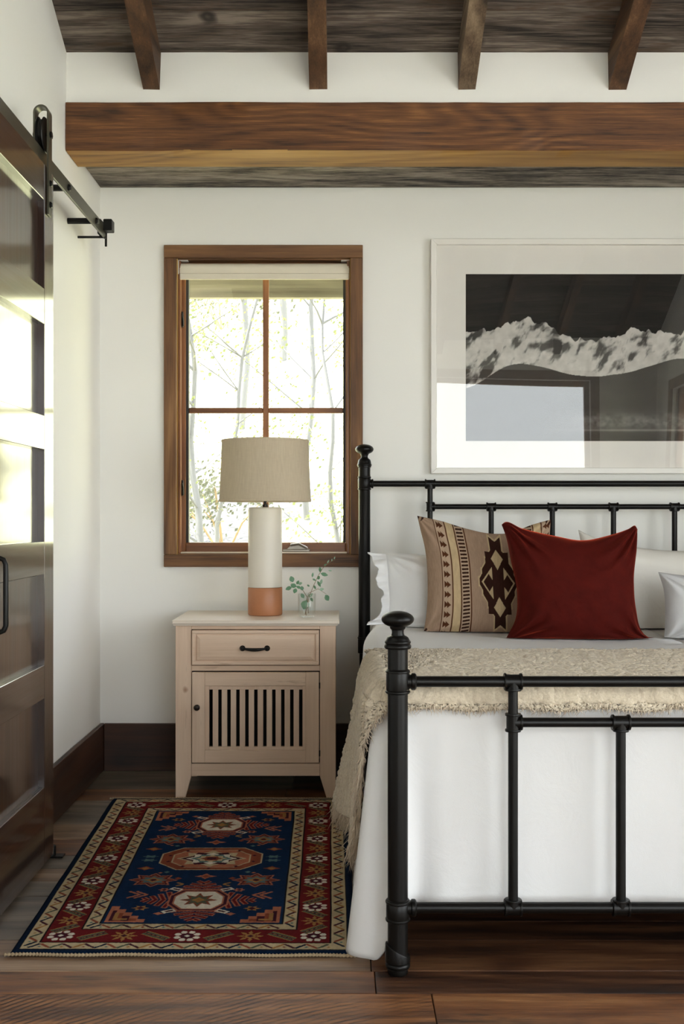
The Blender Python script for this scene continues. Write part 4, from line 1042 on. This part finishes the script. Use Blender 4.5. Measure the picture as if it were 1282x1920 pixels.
# ------------------------------------------------------------------ bed frame
YH, YT = 4.95, 2.824; HXL, FXL = PX(683, YH), PX(745.5, YT); HXR, FXR = 2*1.193-HXL, 2*1.238-FXL
bed = thing('bed', (1.2, 3.9, 0), 'black iron bed with spindle headboard and footboard and round finials', 'bed')
BI = M['bed_iron']
def post(x, y, sc_prof, nm='post'): return obj(nm, MB().lathe((x, y, 0), sc_prof, 36), BI, bed, smooth=42)
def ring(zc, r, h=.006, b=.004): return [(r, zc-h), (r+b*.8, zc-h*.6), (r+b, zc), (r+b*.8, zc+h*.6), (r, zc+h)]
kf = YT/F; zf_ = lambda p: PZ(p, YT)
def foot_post(x):
    r = .0254
    p = [(.024, .0008), (.0255, .003), (.0255, zf_(1814)), (r+.004, zf_(1813))]+ring(zf_(1808), r+.003, .006, .003)+[(r+.0045, zf_(1801)), (r+.006, zf_(1796)), (r+.005, zf_(1790)), (r, zf_(1787))]
    p += [(r, zf_(1727)), (r+.004, zf_(1726))]+ring(zf_(1723), r+.003, .004, .003)+[(r+.004, zf_(1718)), (r+.004, zf_(1694))]+ring(zf_(1690), r+.003, .004, .003)+[(r+.003, zf_(1686)), (r, zf_(1685))]
    p += [(r, zf_(1301)), (r+.0035, zf_(1300))]+ring(zf_(1297), r+.003, .003, .003)+[(r+.004, zf_(1292)), (r+.004, zf_(1264))]+ring(zf_(1259), r+.003, .003, .003)+[(r+.002, zf_(1255)), (r, zf_(1254))]
    p += [(r, zf_(1217)), (r+.0062, zf_(1216))]+ring(zf_(1212), r+.006, .005, .0025)+ring(zf_(1204), r+.005, .004, .0025)+[(r+.0035, zf_(1199)), (r+.001, zf_(1195)), (r-.004, zf_(1192.5)), (.0165, zf_(1191)), (.0150, zf_(1186)), (.0155, zf_(1181)), (.0185, zf_(1179)), (.0190, zf_(1178.5))]
    zc, a, b = zf_(1161), .0410, .0208
    p += [(a*math.cos(t), zc+b*math.sin(t)) for t in np.linspace(-1.05, 1.50, 16)]+[(.0005, zc+b)]
    post(x, YT, p, 'foot_post')
    # sloping shoe clamp at the foot
    n = 32; V = []; zb = zf_(1801)
    for i in range(n):
        a = 2*math.pi*i/n; c, s = math.cos(a), math.sin(a); top = zb+.012+.017*(1-c)+.008*(1-abs(c))*0
        V += [(x+(r+.0062)*c, YT+(r+.0062)*s, zb), (x+(r+.0062)*c, YT+(r+.0062)*s, top-.003), (x+(r+.005)*c, YT+(r+.005)*s, top), (x+(r-.001)*c, YT+(r-.001)*s, top)]
    Fc = [(4*i+j, 4*((i+1) % n)+j, 4*((i+1) % n)+j+1, 4*i+j+1) for i in range(n) for j in range(3)]
    obj('shoe_clamp', MB().add(V, Fc), BI, bed, smooth=45)
foot_post(FXL); foot_post(FXR)
def head_post(x):
    z = lambda p: PZ(p, YH); r = .0258
    p = [(r*.85, .0008), (r*.85, z(1225)), (r+.003, z(1224)), (r+.003, z(1199))]+ring(z(1196), r+.002, .004, .003)+[(r, z(1190)), (r, z(920))]+ring(z(917), r+.001, .004, .003)+[(r+.003, z(914)), (r+.003, z(898))]+ring(z(895), r+.001, .004, .003)
    p += [(r, z(889)), (r, z(877)), (r+.004, z(876))]+ring(z(872), r+.004, .005, .0025)+[(r+.003, z(866)), (r, z(862)), (r-.006, z(860)), (.0155, z(858)), (.0150, z(855)), (.0185, z(852))]
    zc, a, b = z(842.5), .0405, .0225
    p += [(a*math.cos(t), zc+b*math.sin(t)) for t in np.linspace(-1.05, 1.50, 16)]+[(.0005, zc+b)]
    post(x, YH, p, 'head_post')
head_post(HXL); head_post(HXR)
def rod(nm, a, b, r): return obj(nm, MB().tube([a, b], r, 20), BI, bed, smooth=42)
def tee(x, y, z, r, l, arms):
    """pipe-fitting collar where rods meet: arms is a list of directions"""
    mb = MB()
    for (dx, dz) in arms:
        ax = 0 if dx else 2; sg = dx or dz
        mb.lathe((x, y, z), [(.001, 0), (r, .0), (r, sg*l*.72), (r+.0028, sg*l*.74), (r+.0034, sg*l*.86), (r+.0028, sg*l*.98), (r-.002, sg*l)], 22, ax)
    return obj('pipe_fitting', mb, BI, bed, smooth=42)
# footboard
zt, zm, zl = zf_(1278), zf_(1354.5), zf_(1702)
fx = [PX(961.5, YT)+.27*k for k in range(7)]
rod('rail', (FXL, YT, zt), (FXR, YT, zt), .0138); rod('rail', (FXL, YT, zl), (FXR, YT, zl), .0138); rod('rail', (fx[0], YT, zm), (fx[-1], YT, zm), .0122)
for sgn, x in ((1, FXL), (-1, FXR)):
    for z in (zt, zl): obj('pipe_fitting', MB().lathe((x, YT, z), [(.018, sgn*.024), (.018, sgn*.033), (.0215, sgn*.035), (.0215, sgn*.043), (.0185, sgn*.046), (.014, sgn*.047)], 22, 0), BI, bed, smooth=42)
for k, x in enumerate(fx):
    end = k in (0, 6)
    rod('spindle', (x, YT, zl), (x, YT, zt if end else zm), .0125)
    tee(x, YT, zl, .0185, .022, [(1, 0), (-1, 0), (0, 1)])
    if end:
        tee(x, YT, zt, .0180, .023, [(1, 0), (-1, 0), (0, -1)])
        tee(x, YT, zm, .0168, .023, [(1 if k == 0 else -1, 0), (0, 1), (0, -1)])
    else: tee(x, YT, zm, .0168, .023, [(1, 0), (-1, 0), (0, -1)])
# headboard
z = lambda p: PZ(p, YH); hx_ = [PX(806, YH)+.2685*k for k in range(7)]; ztp, zmd, zlo = z(907), z(950), .34
rod('rail', (HXL, YH, ztp), (HXR, YH, ztp), .0135); rod('rail', (hx_[0], YH, zmd), (hx_[-1], YH, zmd), .0115); rod('rail', (HXL, YH, zlo), (HXR, YH, zlo), .0135)
for sgn, x in ((1, HXL), (-1, HXR)):
    obj('pipe_fitting', MB().lathe((x, YH, ztp), [(.018, sgn*.024), (.018, sgn*.030), (.0205, sgn*.032), (.0205, sgn*.038), (.014, sgn*.040)], 22, 0), BI, bed, smooth=42)
for k, x in enumerate(hx_):
    end = k in (0, 6)
    rod('spindle', (x, YH, zlo), (x, YH, ztp if end else zmd), .0118)
    if end:
        tee(x, YH, ztp, .0175, .023, [(1, 0), (-1, 0), (0, -1)]); tee(x, YH, zmd, .0160, .021, [(1 if k == 0 else -1, 0), (0, 1), (0, -1)])
    else: tee(x, YH, zmd, .0158, .021, [(1, 0), (-1, 0), (0, -1)])
for (xh, xf) in ((HXL, FXL), (HXR, FXR)):
    s = -.006
    obj('side_rail', MB().add([(xh+s, YH, .20), (xf+s, YT, .20), (xf+s+.012, YT, .20), (xh+s+.012, YH, .20), (xh+s, YH, .30), (xf+s, YT, .30), (xf+s+.012, YT, .30), (xh+s+.012, YH, .30)],
        [(0, 1, 2, 3), (7, 6, 5, 4), (0, 4, 5, 1), (1, 5, 6, 2), (2, 6, 7, 3), (3, 7, 4, 0)]), BI, bed)
obj('mattress', MB().box(.21, 2.22, 2.96, 4.86, .22, .665, .04), M['sheet'], bed)

# ------------------------------------------------------------------ bedding
ZM = .700
BX0, BX1, BY0, BY1 = .085, 2.345, 2.895, 4.885
def bed_profile(side, a, t_out):
    pass
def coverlet():
    rc = .08; nL, nC, nF = 150, 24, 170
    per = []                                                    # (point, outward normal, perimeter length)
    def add(p, n): per.append((p, n))
    for k in range(nL): y = BY1+(BY0+rc-BY1)*k/(nL-1); add((BX0+.045*sstep(4.3, 4.88, np.array(y)), y), (-1, 0))
    for k in range(1, nC): a = math.pi+math.pi/2*k/nC; add((BX0+rc+rc*math.cos(a), BY0+rc+rc*math.sin(a)), (math.cos(a), math.sin(a)))
    for k in range(nF): add((BX0+rc+(BX1-BX0-2*rc)*k/(nF-1), BY0), (0, -1))
    for k in range(1, nC): a = -math.pi/2+math.pi/2*k/nC; add((BX1-rc+rc*math.cos(a), BY0+rc+rc*math.sin(a)), (math.cos(a), math.sin(a)))
    for k in range(nL): add((BX1, BY0+rc+(BY1-BY0-rc)*k/(nL-1)), (1, 0))
    per_p = np.array([p for p, n in per], float); per_n = np.array([n for p, n in per], float); N = len(per)
    s = np.concatenate([[0], np.cumsum(np.hypot(*np.diff(per_p, axis=0).T))])
    sc1 = s[nL-1]; sc2 = s[nL+nC-1]                             # start and end of the near left corner
    left = s < sc1; front = (s > sc2) & (per_p[:, 1] < BY0+.001)
    # hem height along the perimeter
    hem = np.where(s < sc2, .012, .19)
    hem = .010+(.148-.010)*sstep(sc1+.066, sc2+.02, s); re = s[nL+nC+nF-2]
    hem = np.where(s > re, .148+(.03-.148)*sstep(re, re+.15, s), hem)
    nT, nR, nD = 26, 9, 40; rr = .065
    P = np.zeros((nT+nR+nD, N, 3))
    spy = np.maximum(per_p[:, 1], 3.95); sp = np.stack([np.full(N, 1.2), spy], 1)
    e = per_p-per_n*rr
    for i in range(nT):
        q = (i/(nT-1))**.8; xy = sp+(e-sp)*q; P[i, :, :2] = xy
        P[i, :, 2] = ZM+.008*(fbm(xy[:, 0]*5, xy[:, 1]*5, 3)-1.0)*sstep(0, .5, 1-q)
    for i in range(nR):
        a = math.pi/2*(i+1)/nR; P[nT+i, :, :2] = e+per_n*(rr*math.sin(a)); P[nT+i, :, 2] = ZM-rr+rr*math.cos(a)
    fold1 = np.sin(s*11+1.5*np.sin(s*3.1))*.55+np.sin(s*23+2*np.sin(s*5))*.25+.5*(fbm(s*6, s*0, 5)-.5)
    for i in range(nD):
        d = (i+1)/nD; zz = (ZM-rr)+(hem-(ZM-rr))*d
        amp = np.where(left, .020, .008)*d**1.2
        corner = np.exp(-((s-(sc1+sc2)/2)/.10)**2)
        flare = np.where(s < sc2, .030, .0)*d+corner*.030*d**1.3
        flare = np.where(front, .004*d, flare); flare = np.where(s > re, .03*d, flare)
        cf = corner*.020*np.sin((s-sc1)*62+.6*d)*d**.6+np.where(front, .014*np.exp(-((s-sc2-.10-.10*(1-d))/.05)**2)*d**2-.010*np.exp(-((s-sc2-.03)/.03)**2)*d**2, 0)
        out = flare+amp*fold1+cf
        out = out*sstep(0, .12, s)
        P[nT+nR+i, :, :2] = per_p+per_n*out[:, None]; P[nT+nR+i, :, 2] = zz
    o = gridobj('coverlet', P, M['sheet']); tag(o, 'plain white coverlet draped over the bed, falling to the floor at left', 'bedspread')
    sm = o.modifiers.new('thickness', 'SOLIDIFY'); sm.thickness = .004; sm.offset = -1
    return o
coverlet()

def perimeter(x0, x1, y0, y1, rc, nL, nC, nF):
    """left side from the head, round the foot, back up the right side: points and outward normals"""
    p = []; n = []
    for k in range(nL): p.append((x0, y1+(y0+rc-y1)*k/(nL-1))); n.append((-1, 0))
    for k in range(1, nC): a = math.pi+math.pi/2*k/nC; p.append((x0+rc+rc*math.cos(a), y0+rc+rc*math.sin(a))); n.append((math.cos(a), math.sin(a)))
    for k in range(nF): p.append((x0+rc+(x1-x0-2*rc)*k/(nF-1), y0)); n.append((0, -1))
    for k in range(1, nC): a = -math.pi/2+math.pi/2*k/nC; p.append((x1-rc+rc*math.cos(a), y0+rc+rc*math.sin(a))); n.append((math.cos(a), math.sin(a)))
    for k in range(nL): p.append((x1, y0+rc+(y1-y0-rc)*k/(nL-1))); n.append((1, 0))
    p = np.array(p, float); return p, np.array(n, float), np.concatenate([[0], np.cumsum(np.hypot(*np.diff(p, axis=0).T))])

def throw():
    """beige throw across the foot of the bed, hanging over both sides and just over the end"""
    yb = 3.575; tk = .012; nL, nC, nF = 150, 34, 380
    x0, x1, y0 = BX0-.012, BX1+.012, BY0-.014; rc = .085; rr = .050; Zt = ZM+tk
    pp, pn, s = perimeter(x0, x1, y0, yb, rc, nL, nC, nF); N = len(pp); ss = s[-1]; sm_ = np.minimum(s, ss-s)
    sc1 = s[nL-1]; sc2 = s[nL+nC-1]
    drop = .425*(1-sstep(sc1-.16, sc2-.02, sm_)**.8)+.004+.045*sstep(.25, .0, sm_)*0
    drop = drop+.010*np.sin(s*17)*(drop > .1)+.004*np.sin(s*29)
    f = s/ss; inner = np.stack([np.interp(f, [0, sc2/ss, 1-sc2/ss, 1], [x0, x0+.30, x1-.30, x1]), np.full(N, yb)], 1)
    inner[:, 1] += .010*np.sin(inner[:, 0]*5+1)+.006*np.sin(inner[:, 0]*13)
    e = pp-pn*rr
    e[:, 1] = np.minimum(e[:, 1], yb); 
    nT, nR, nD = 120, 12, 80
    P = np.zeros((nT+nR+nD, N, 3))
    for i in range(nT):
        q = i/(nT-1); P[i, :, :2] = inner+(e-inner)*q; P[i, :, 2] = Zt
    end = np.minimum(sm_/.05, 1)                             # the two back edges run straight down the sides
    P[:nT, :, 0] += 0
    for i in range(nR):
        a = math.pi/2*(i+1)/nR; P[nT+i, :, :2] = e+pn*(rr*math.sin(a)); P[nT+i, :, 2] = Zt-rr+rr*math.cos(a)
    fold = np.sin(s*15+.7)*.6+np.sin(s*31+2)*.3+.6*(fbm(s*9, s*0, 5)-.5)
    for i in range(nD):
        d = drop*(i+1)/nD; hang = d/.44
        back = sstep(.34, .0, sm_)
        out = .006+.024*hang+.018*fold*hang+.052*back*hang**1.3
        P[nT+nR+i, :, :2] = pp+pn*out[:, None]; P[nT+nR+i, :, 2] = Zt-rr-d
        P[nT+nR+i, :, 1] += .05*back*hang
    X, Y, Z = P[..., 0], P[..., 1], P[..., 2]
    du = np.gradient(P, axis=1); dv = np.gradient(P, axis=0)
    nrm = np.cross(dv, du); nrm /= np.linalg.norm(nrm, axis=2, keepdims=True)+1e-9
    if nrm[nT//2, N//2, 2] < 0: nrm = -nrm
    bump_ = RNG.random(X.shape)*.005+.009*(fbm(X*55+Z*30, Y*95+Z*60, 3, 3)-.4)+.004*np.sin(Y*150+4*fbm(X*3, Y*3, 2))
    Pb = P+nrm*bump_[..., None]
    t = thing('throw_blanket', (1.2, 3.3, ZM), 'beige boucle throw across the foot of the bed, fringed at left', 'blanket')
    cl = gridobj('cloth', Pb, M['boucle'], t); sm = cl.modifiers.new('thickness', 'SOLIDIFY'); sm.thickness = .008; sm.offset = -1
    nv, nu = P.shape[:2]
    # loose fibres: short along the edges, long at the hanging ends
    fr = MB(); rnd = random.Random(4)
    def strand(p, d, L, r):
        p = Vector(p); d = Vector(d).normalized(); a = d.orthogonal().normalized(); b = d.cross(a)
        m = p+d*L*.5+Vector((rnd.gauss(0, .12), rnd.gauss(0, .12), rnd.gauss(0, .05)))*L; e = p+d*L+Vector((rnd.gauss(0, .22), rnd.gauss(0, .22), rnd.gauss(0, .08)))*L
        V = []
        for (q, w) in ((p, r), (m, r*.8)):
            for k in range(3): an = 2.094*k; V.append(q+a*w*math.cos(an)+b*w*math.sin(an))
        V.append(e)
        fr.add(V, [(0, 1, 4, 3), (1, 2, 5, 4), (2, 0, 3, 5), (3, 4, 6), (4, 5, 6), (5, 3, 6)])
    for k in range(nu):
        sd = float(sm_[k]); side = sd < sc1-.02; o = np.array([pn[k][0], pn[k][1], 0])
        for rep in range(5 if side else 4):
            q = P[-1, k]+np.array([rnd.uniform(-.004, .004), rnd.uniform(-.004, .004), rnd.uniform(0, .010)])+o*rnd.uniform(0, .008)
            if side: strand(q, (o[0]*.12, rnd.gauss(0, .25), -1), rnd.uniform(.030, .075), .0017)
            else: strand(q, (rnd.gauss(0, .45), o[1]*.5, -1), rnd.uniform(.012, .030), .0013)
        strand(P[0, k]+np.array([rnd.uniform(-.004, .004), 0, .006]), (rnd.gauss(0, .5), 1, .5), rnd.uniform(.006, .016), .0013)
    for c_ in (0, nu-1):
        for j in range(nT, nv):
            for rep in range(2): strand(P[j, c_], (rnd.gauss(0, .4), .8, -.5), rnd.uniform(.008, .02), .0013)
    for k in range(17000):                                    # the looped pile over the whole top
        a_, b_ = rnd.randrange(nv), rnd.randrange(nu); v_ = nrm[a_, b_]
        strand(Pb[a_, b_]-v_*.002, (v_[0]+rnd.gauss(0, .8), v_[1]+rnd.gauss(0, .8), v_[2]+rnd.gauss(0, .3)), rnd.uniform(.006, .012), .0012)
    obj('fringe', fr, M['yarn'], t, smooth=180, normals=False, kind='stuff')
throw()

# ------------------------------------------------------------------ pillows and cushions
def spline(pts, n):
    """smooth path through control points, evenly parametrised"""
    p = np.array(pts, float)
    if len(p) == 2: return p[0]+(p[1]-p[0])*np.linspace(0, 1, n)[:, None]
    t = np.concatenate([[0], np.cumsum(np.linalg.norm(np.diff(p, axis=0), axis=1))]); t /= t[-1]
    m = np.gradient(p, t, axis=0); q = np.linspace(0, 1, n); out = np.zeros((n, p.shape[1]))
    k = np.clip(np.searchsorted(t, q, 'right')-1, 0, len(t)-2); h = (t[k+1]-t[k])[:, None]; s = ((q-t[k])/(t[k+1]-t[k]))[:, None]
    out = (2*s**3-3*s**2+1)*p[k]+(s**3-2*s**2+s)*h*m[k]+(-2*s**3+3*s**2)*p[k+1]+(s**3-s**2)*h*m[k+1]
    return out
def cushion_surface(top, bot, left, right, Y, lean, T, n=110, seed=0, wr=.006, power=.5, flat=4):
    """edges are control points measured in the picture plane at depth Y; returns the front and back sheets"""
    def conv(e):
        e = np.array(e, float); return np.stack([PX(e[:, 0], Y), PZ(e[:, 1], Y)], 1)
    C0, C1 = spline(conv(bot), n), spline(conv(top), n); D0, D1 = spline(conv(left), n), spline(conv(right), n)   # left/right run bottom -> top
    s = np.linspace(0, 1, n); S, Tt = np.meshgrid(s, s)
    Lc = (1-Tt)[..., None]*C0[None]+Tt[..., None]*C1[None]; Ld = (1-S)[..., None]*D0[:, None]+S[..., None]*D1[:, None]
    B = ((1-S)*(1-Tt))[..., None]*C0[0]+(S*(1-Tt))[..., None]*C0[-1]+((1-S)*Tt)[..., None]*C1[0]+(S*Tt)[..., None]*C1[-1]
    Q = Lc+Ld-B
    a, b = 2*S-1, 2*Tt-1
    puff = (np.clip(1-np.abs(a)**flat, 0, 1)*np.clip(1-np.abs(b)**flat, 0, 1))**power
    z0 = Q[..., 1].min(); base = Y+(Q[..., 1]-z0)*lean
    # wrinkles radiate from the corners and die out at the middle
    w = np.zeros_like(S)
    for (cx_, cy_) in ((0, 0), (1, 0), (0, 1), (1, 1)):
        ang = np.arctan2(Tt-cy_, S-cx_); rad = np.hypot(S-cx_, Tt-cy_)
        w += np.sin(ang*13+seed+cx_*2+cy_*3+2*fbm(rad*4, ang*2, seed+3))*np.exp(-((rad-.16)/.17)**2)
    w += .8*(fbm(S*5, Tt*5, seed+9)-.5)
    fr = np.stack([Q[..., 0], base-T*puff*(1+.0*S)+wr*w*puff**.5, Q[..., 1]], 2)
    bk = np.stack([Q[..., 0], base+T*.8*puff, Q[..., 1]], 2)
    # sit on the bed: never below the coverlet
    for q in (fr, bk): q[..., 2] = np.maximum(q[..., 2], ZM+.006)
    return fr, bk, S, Tt
def both(fr, bk): return np.concatenate([fr, bk[::-1]], 0)
def cushion(name, label, cat, mat, edges, Y, lean, T, **kw):
    grp = kw.pop('group', None)
    fr, bk, S, Tt = cushion_surface(*edges, Y, lean, T, **kw)
    P = np.concatenate([fr, bk[::-1][1:]], 0)
    o = gridobj(name, P, mat); tag(o, label, cat, grp)
    return o, fr, bk
G = 'pillows against the headboard'

# rust velvet cushion
cushion('cushion', 'rust red velvet cushion with sharp corners, front centre of bed', 'cushion', M['velvet'],
        ([(947, 984), (952, 980), (985, 991), (1050, 1006), (1100, 1014), (1150, 1005), (1190, 992), (1203, 986), (1207, 993)],
         [(946, 1202), (1000, 1199), (1090, 1201), (1170, 1202), (1229, 1203)],
         [(946, 1202), (968, 1160), (972, 1110), (962, 1050), (954, 1005), (947, 984)],
         [(1229, 1203), (1207, 1188), (1194, 1140), (1193, 1090), (1202, 1030), (1207, 993)]), 4.085, .22, .105, seed=2, wr=.014, n=140, flat=2.6)

# woven cushion with its pattern
def navajo():
    e = ([(785, 967), (830, 977), (880, 992), (925, 1001), (960, 1000), (1005, 984), (1041, 974)],
         [(794, 1187), (850, 1188), (920, 1190), (985, 1192), (1048, 1196)],
         [(794, 1187), (800, 1150), (803, 1090), (799, 1030), (790, 990), (785, 967)],
         [(1048, 1196), (1040, 1150), (1034, 1090), (1036, 1020), (1041, 974)])
    n = 300
    fr, bk, S, Tt = cushion_surface(*e, 4.31, .20, .085, n=n, seed=5, wr=.005, flat=2.6)
    C = {k: lin(c) for k, c in dict(base=(160, 134, 113), cream=(190, 166, 130), dark=(54, 32, 25), line=(84, 50, 32), pale=(178, 153, 130)).items()}
    A = np.zeros((n, n, 3)); A[:] = C['base']
    u = S; v = 1-Tt                                             # v from the top down
    def put(m, c): A[m] = C[c]
    def bands(f):                                               # f mirrors the coordinate for the right-hand border
        put((f > .195) & (f < .255), 'cream'); put((f > .115) & (f < .190), 'pale'); put((f > .262) & (f < .330), 'pale')
        for q in (.112, .190, .258, .334): put(np.abs(f-q) < .0042, 'line')
        ph = (v*11.5) % 1.0; d = np.abs(ph-.5)
        for off in (.125, .147):
            g = (f-off)/.030; put((g > 0) & (g < 1) & (d < .34*(1-g)), 'line')
        hp = (v*30+(f-.262)*9) % 1.0; put((f > .270) & (f < .324) & (hp < .52), 'dark')
    bands(u); bands(1.11-u)
    cx, cy = .555, .485
    x = np.abs(u-cx)*1.02; y = np.abs(v-cy)
    def steps(grow):
        m = np.zeros_like(x, bool)
        for (xa, xb, ya, yb, tip) in ((0, .044, 0, .405, .050), (.044, .092, .0, .285, .085), (.092, .128, 0, .165, .075), (.128, .152, 0, .060, .050)):
            lim = yb+tip*(np.clip((x-xa)/(xb-xa), 0, 1) if xa == 0 else -np.clip((x-xa)/(xb-xa), 0, 1)+.35)
            m |= (x >= xa-grow*.2) & (x < xb+grow) & (y < lim+grow*2)
        return m
    put(steps(.010), 'cream'); put(steps(0.0), 'dark')
    dia = lambda x_, y_, a, b: (np.abs(x_)/a+np.abs(y_)/b) < 1
    put(dia(x, y, .135, .235) & ~dia(x, y, .118, .0001), 'cream')
    put(dia(x, y, .135, .235), 'cream')
    put((x < .045) & (y < .20-.10*(1-x/.045)+.03), 'dark')        # centre bar with notched ends
    put(dia(x-.075, y, .045, .085), 'dark'); put((x > .030) & (x < .078) & (y < .030), 'dark')
    put(dia(x, y-.235, .047, .092), 'cream')
    put((x > .040) & (x < .090) & (y > .13) & (y < .30) & (np.abs(x/.135+y/.235) > 1.02), 'dark')
    put(dia(x, y-.235, .047, .092), 'cream')
    corner = np.minimum(u, 1-u)+np.minimum(v, 1-v); put((corner < .060) & (np.sin(u*190+v*90) > 0), 'dark')
    A *= (.86+.28*fbm(u*150, v*26, 3, 3))[..., None]
    Ab = np.zeros((n, n, 3)); Ab[:] = C['base']
    P = np.concatenate([fr, bk[::-1][1:]], 0); AA = np.concatenate([A, Ab[1:]], 0)
    o = gridobj('cushion', P, M['navajo'], None, AA)
    tag(o, 'tan woven cushion with brown stepped diamond and arrow stripes', 'cushion')
navajo()

# white ruffled pillow on the left
o, fr, bk = cushion('pillow', 'white pillow with ruffled edge beside the left head post', 'pillow', M['ruffle'],
        ([(722, 1040), (760, 1038), (830, 1046), (920, 1044), (985, 1036)], [(722, 1170), (800, 1180), (880, 1180), (985, 1176)],
         [(722, 1170), (727, 1140), (726, 1100), (724, 1065), (722, 1040)], [(985, 1176), (978, 1100), (985, 1036)]), 4.50, .18, .085, seed=8, wr=.008, n=80, group=G)
def ruffle(parent, edge):
    """gathered flange sewn to the pillow's left edge"""
    n, m = 150, 14; e = spline(edge[np.linspace(0, len(edge)-1, 12).astype(int)], n); P = np.zeros((m, n, 3)); s = np.linspace(0, 1, n)
    wv_ = np.sin(s*21+1.6*np.sin(s*7))*.55+np.sin(s*43+2*np.sin(s*11))*.35+1.0*(fbm(s*11, s*0, 3)-.5)
    for j in range(m):
        q = j/(m-1); wdt = .038+.012*np.sin(s*9+1)+.010*(fbm(s*14, s*0, 8)-.5)+.008*np.sin(s*23)+.050*np.exp(-((s-1)/.07)**2)+.030*np.exp(-((s)/.06)**2)
        P[j, :, 0] = e[:, 0]-wdt*q+.004*wv_*q; P[j, :, 1] = e[:, 1]-.020*q+.022*wv_*q; P[j, :, 2] = np.maximum(e[:, 2]+.006*q*np.sin(s*17+2)*(s < .93)+.010*q*(s > .93)-.004*q, ZM+.005)
    r = gridobj('ruffle', P, M['ruffle'], parent, ); sm = r.modifiers.new('thickness', 'SOLIDIFY'); sm.thickness = .003
ruffle(o, fr[:, 1])
# off-white pillow on the right, behind the velvet cushion
cushion('pillow', 'off-white pillow behind the rust velvet cushion, right side of bed', 'pillow', M['sham'],
        ([(1092, 994), (1130, 1012), (1200, 1027), (1290, 1034), (1370, 1028), (1470, 996)], [(1092, 1184), (1200, 1190), (1340, 1190), (1470, 1184)],
         [(1092, 1184), (1102, 1120), (1102, 1060), (1092, 994)], [(1470, 1184), (1460, 1090), (1470, 996)]), 4.48, .20, .095, seed=12, wr=.007, n=80, group=G)
# small grey cushion cut by the right edge of the frame
cushion('cushion', 'pale grey linen cushion at the right edge of the photo', 'cushion', M['greycush'],
        ([(1241, 1074), (1290, 1080), (1370, 1080), (1450, 1074)], [(1245, 1201), (1330, 1203), (1455, 1202)],
         [(1245, 1201), (1249, 1160), (1250, 1110), (1241, 1074)], [(1455, 1202), (1446, 1130), (1450, 1074)]), 4.10, .20, .075, seed=17, wr=.007, n=80)
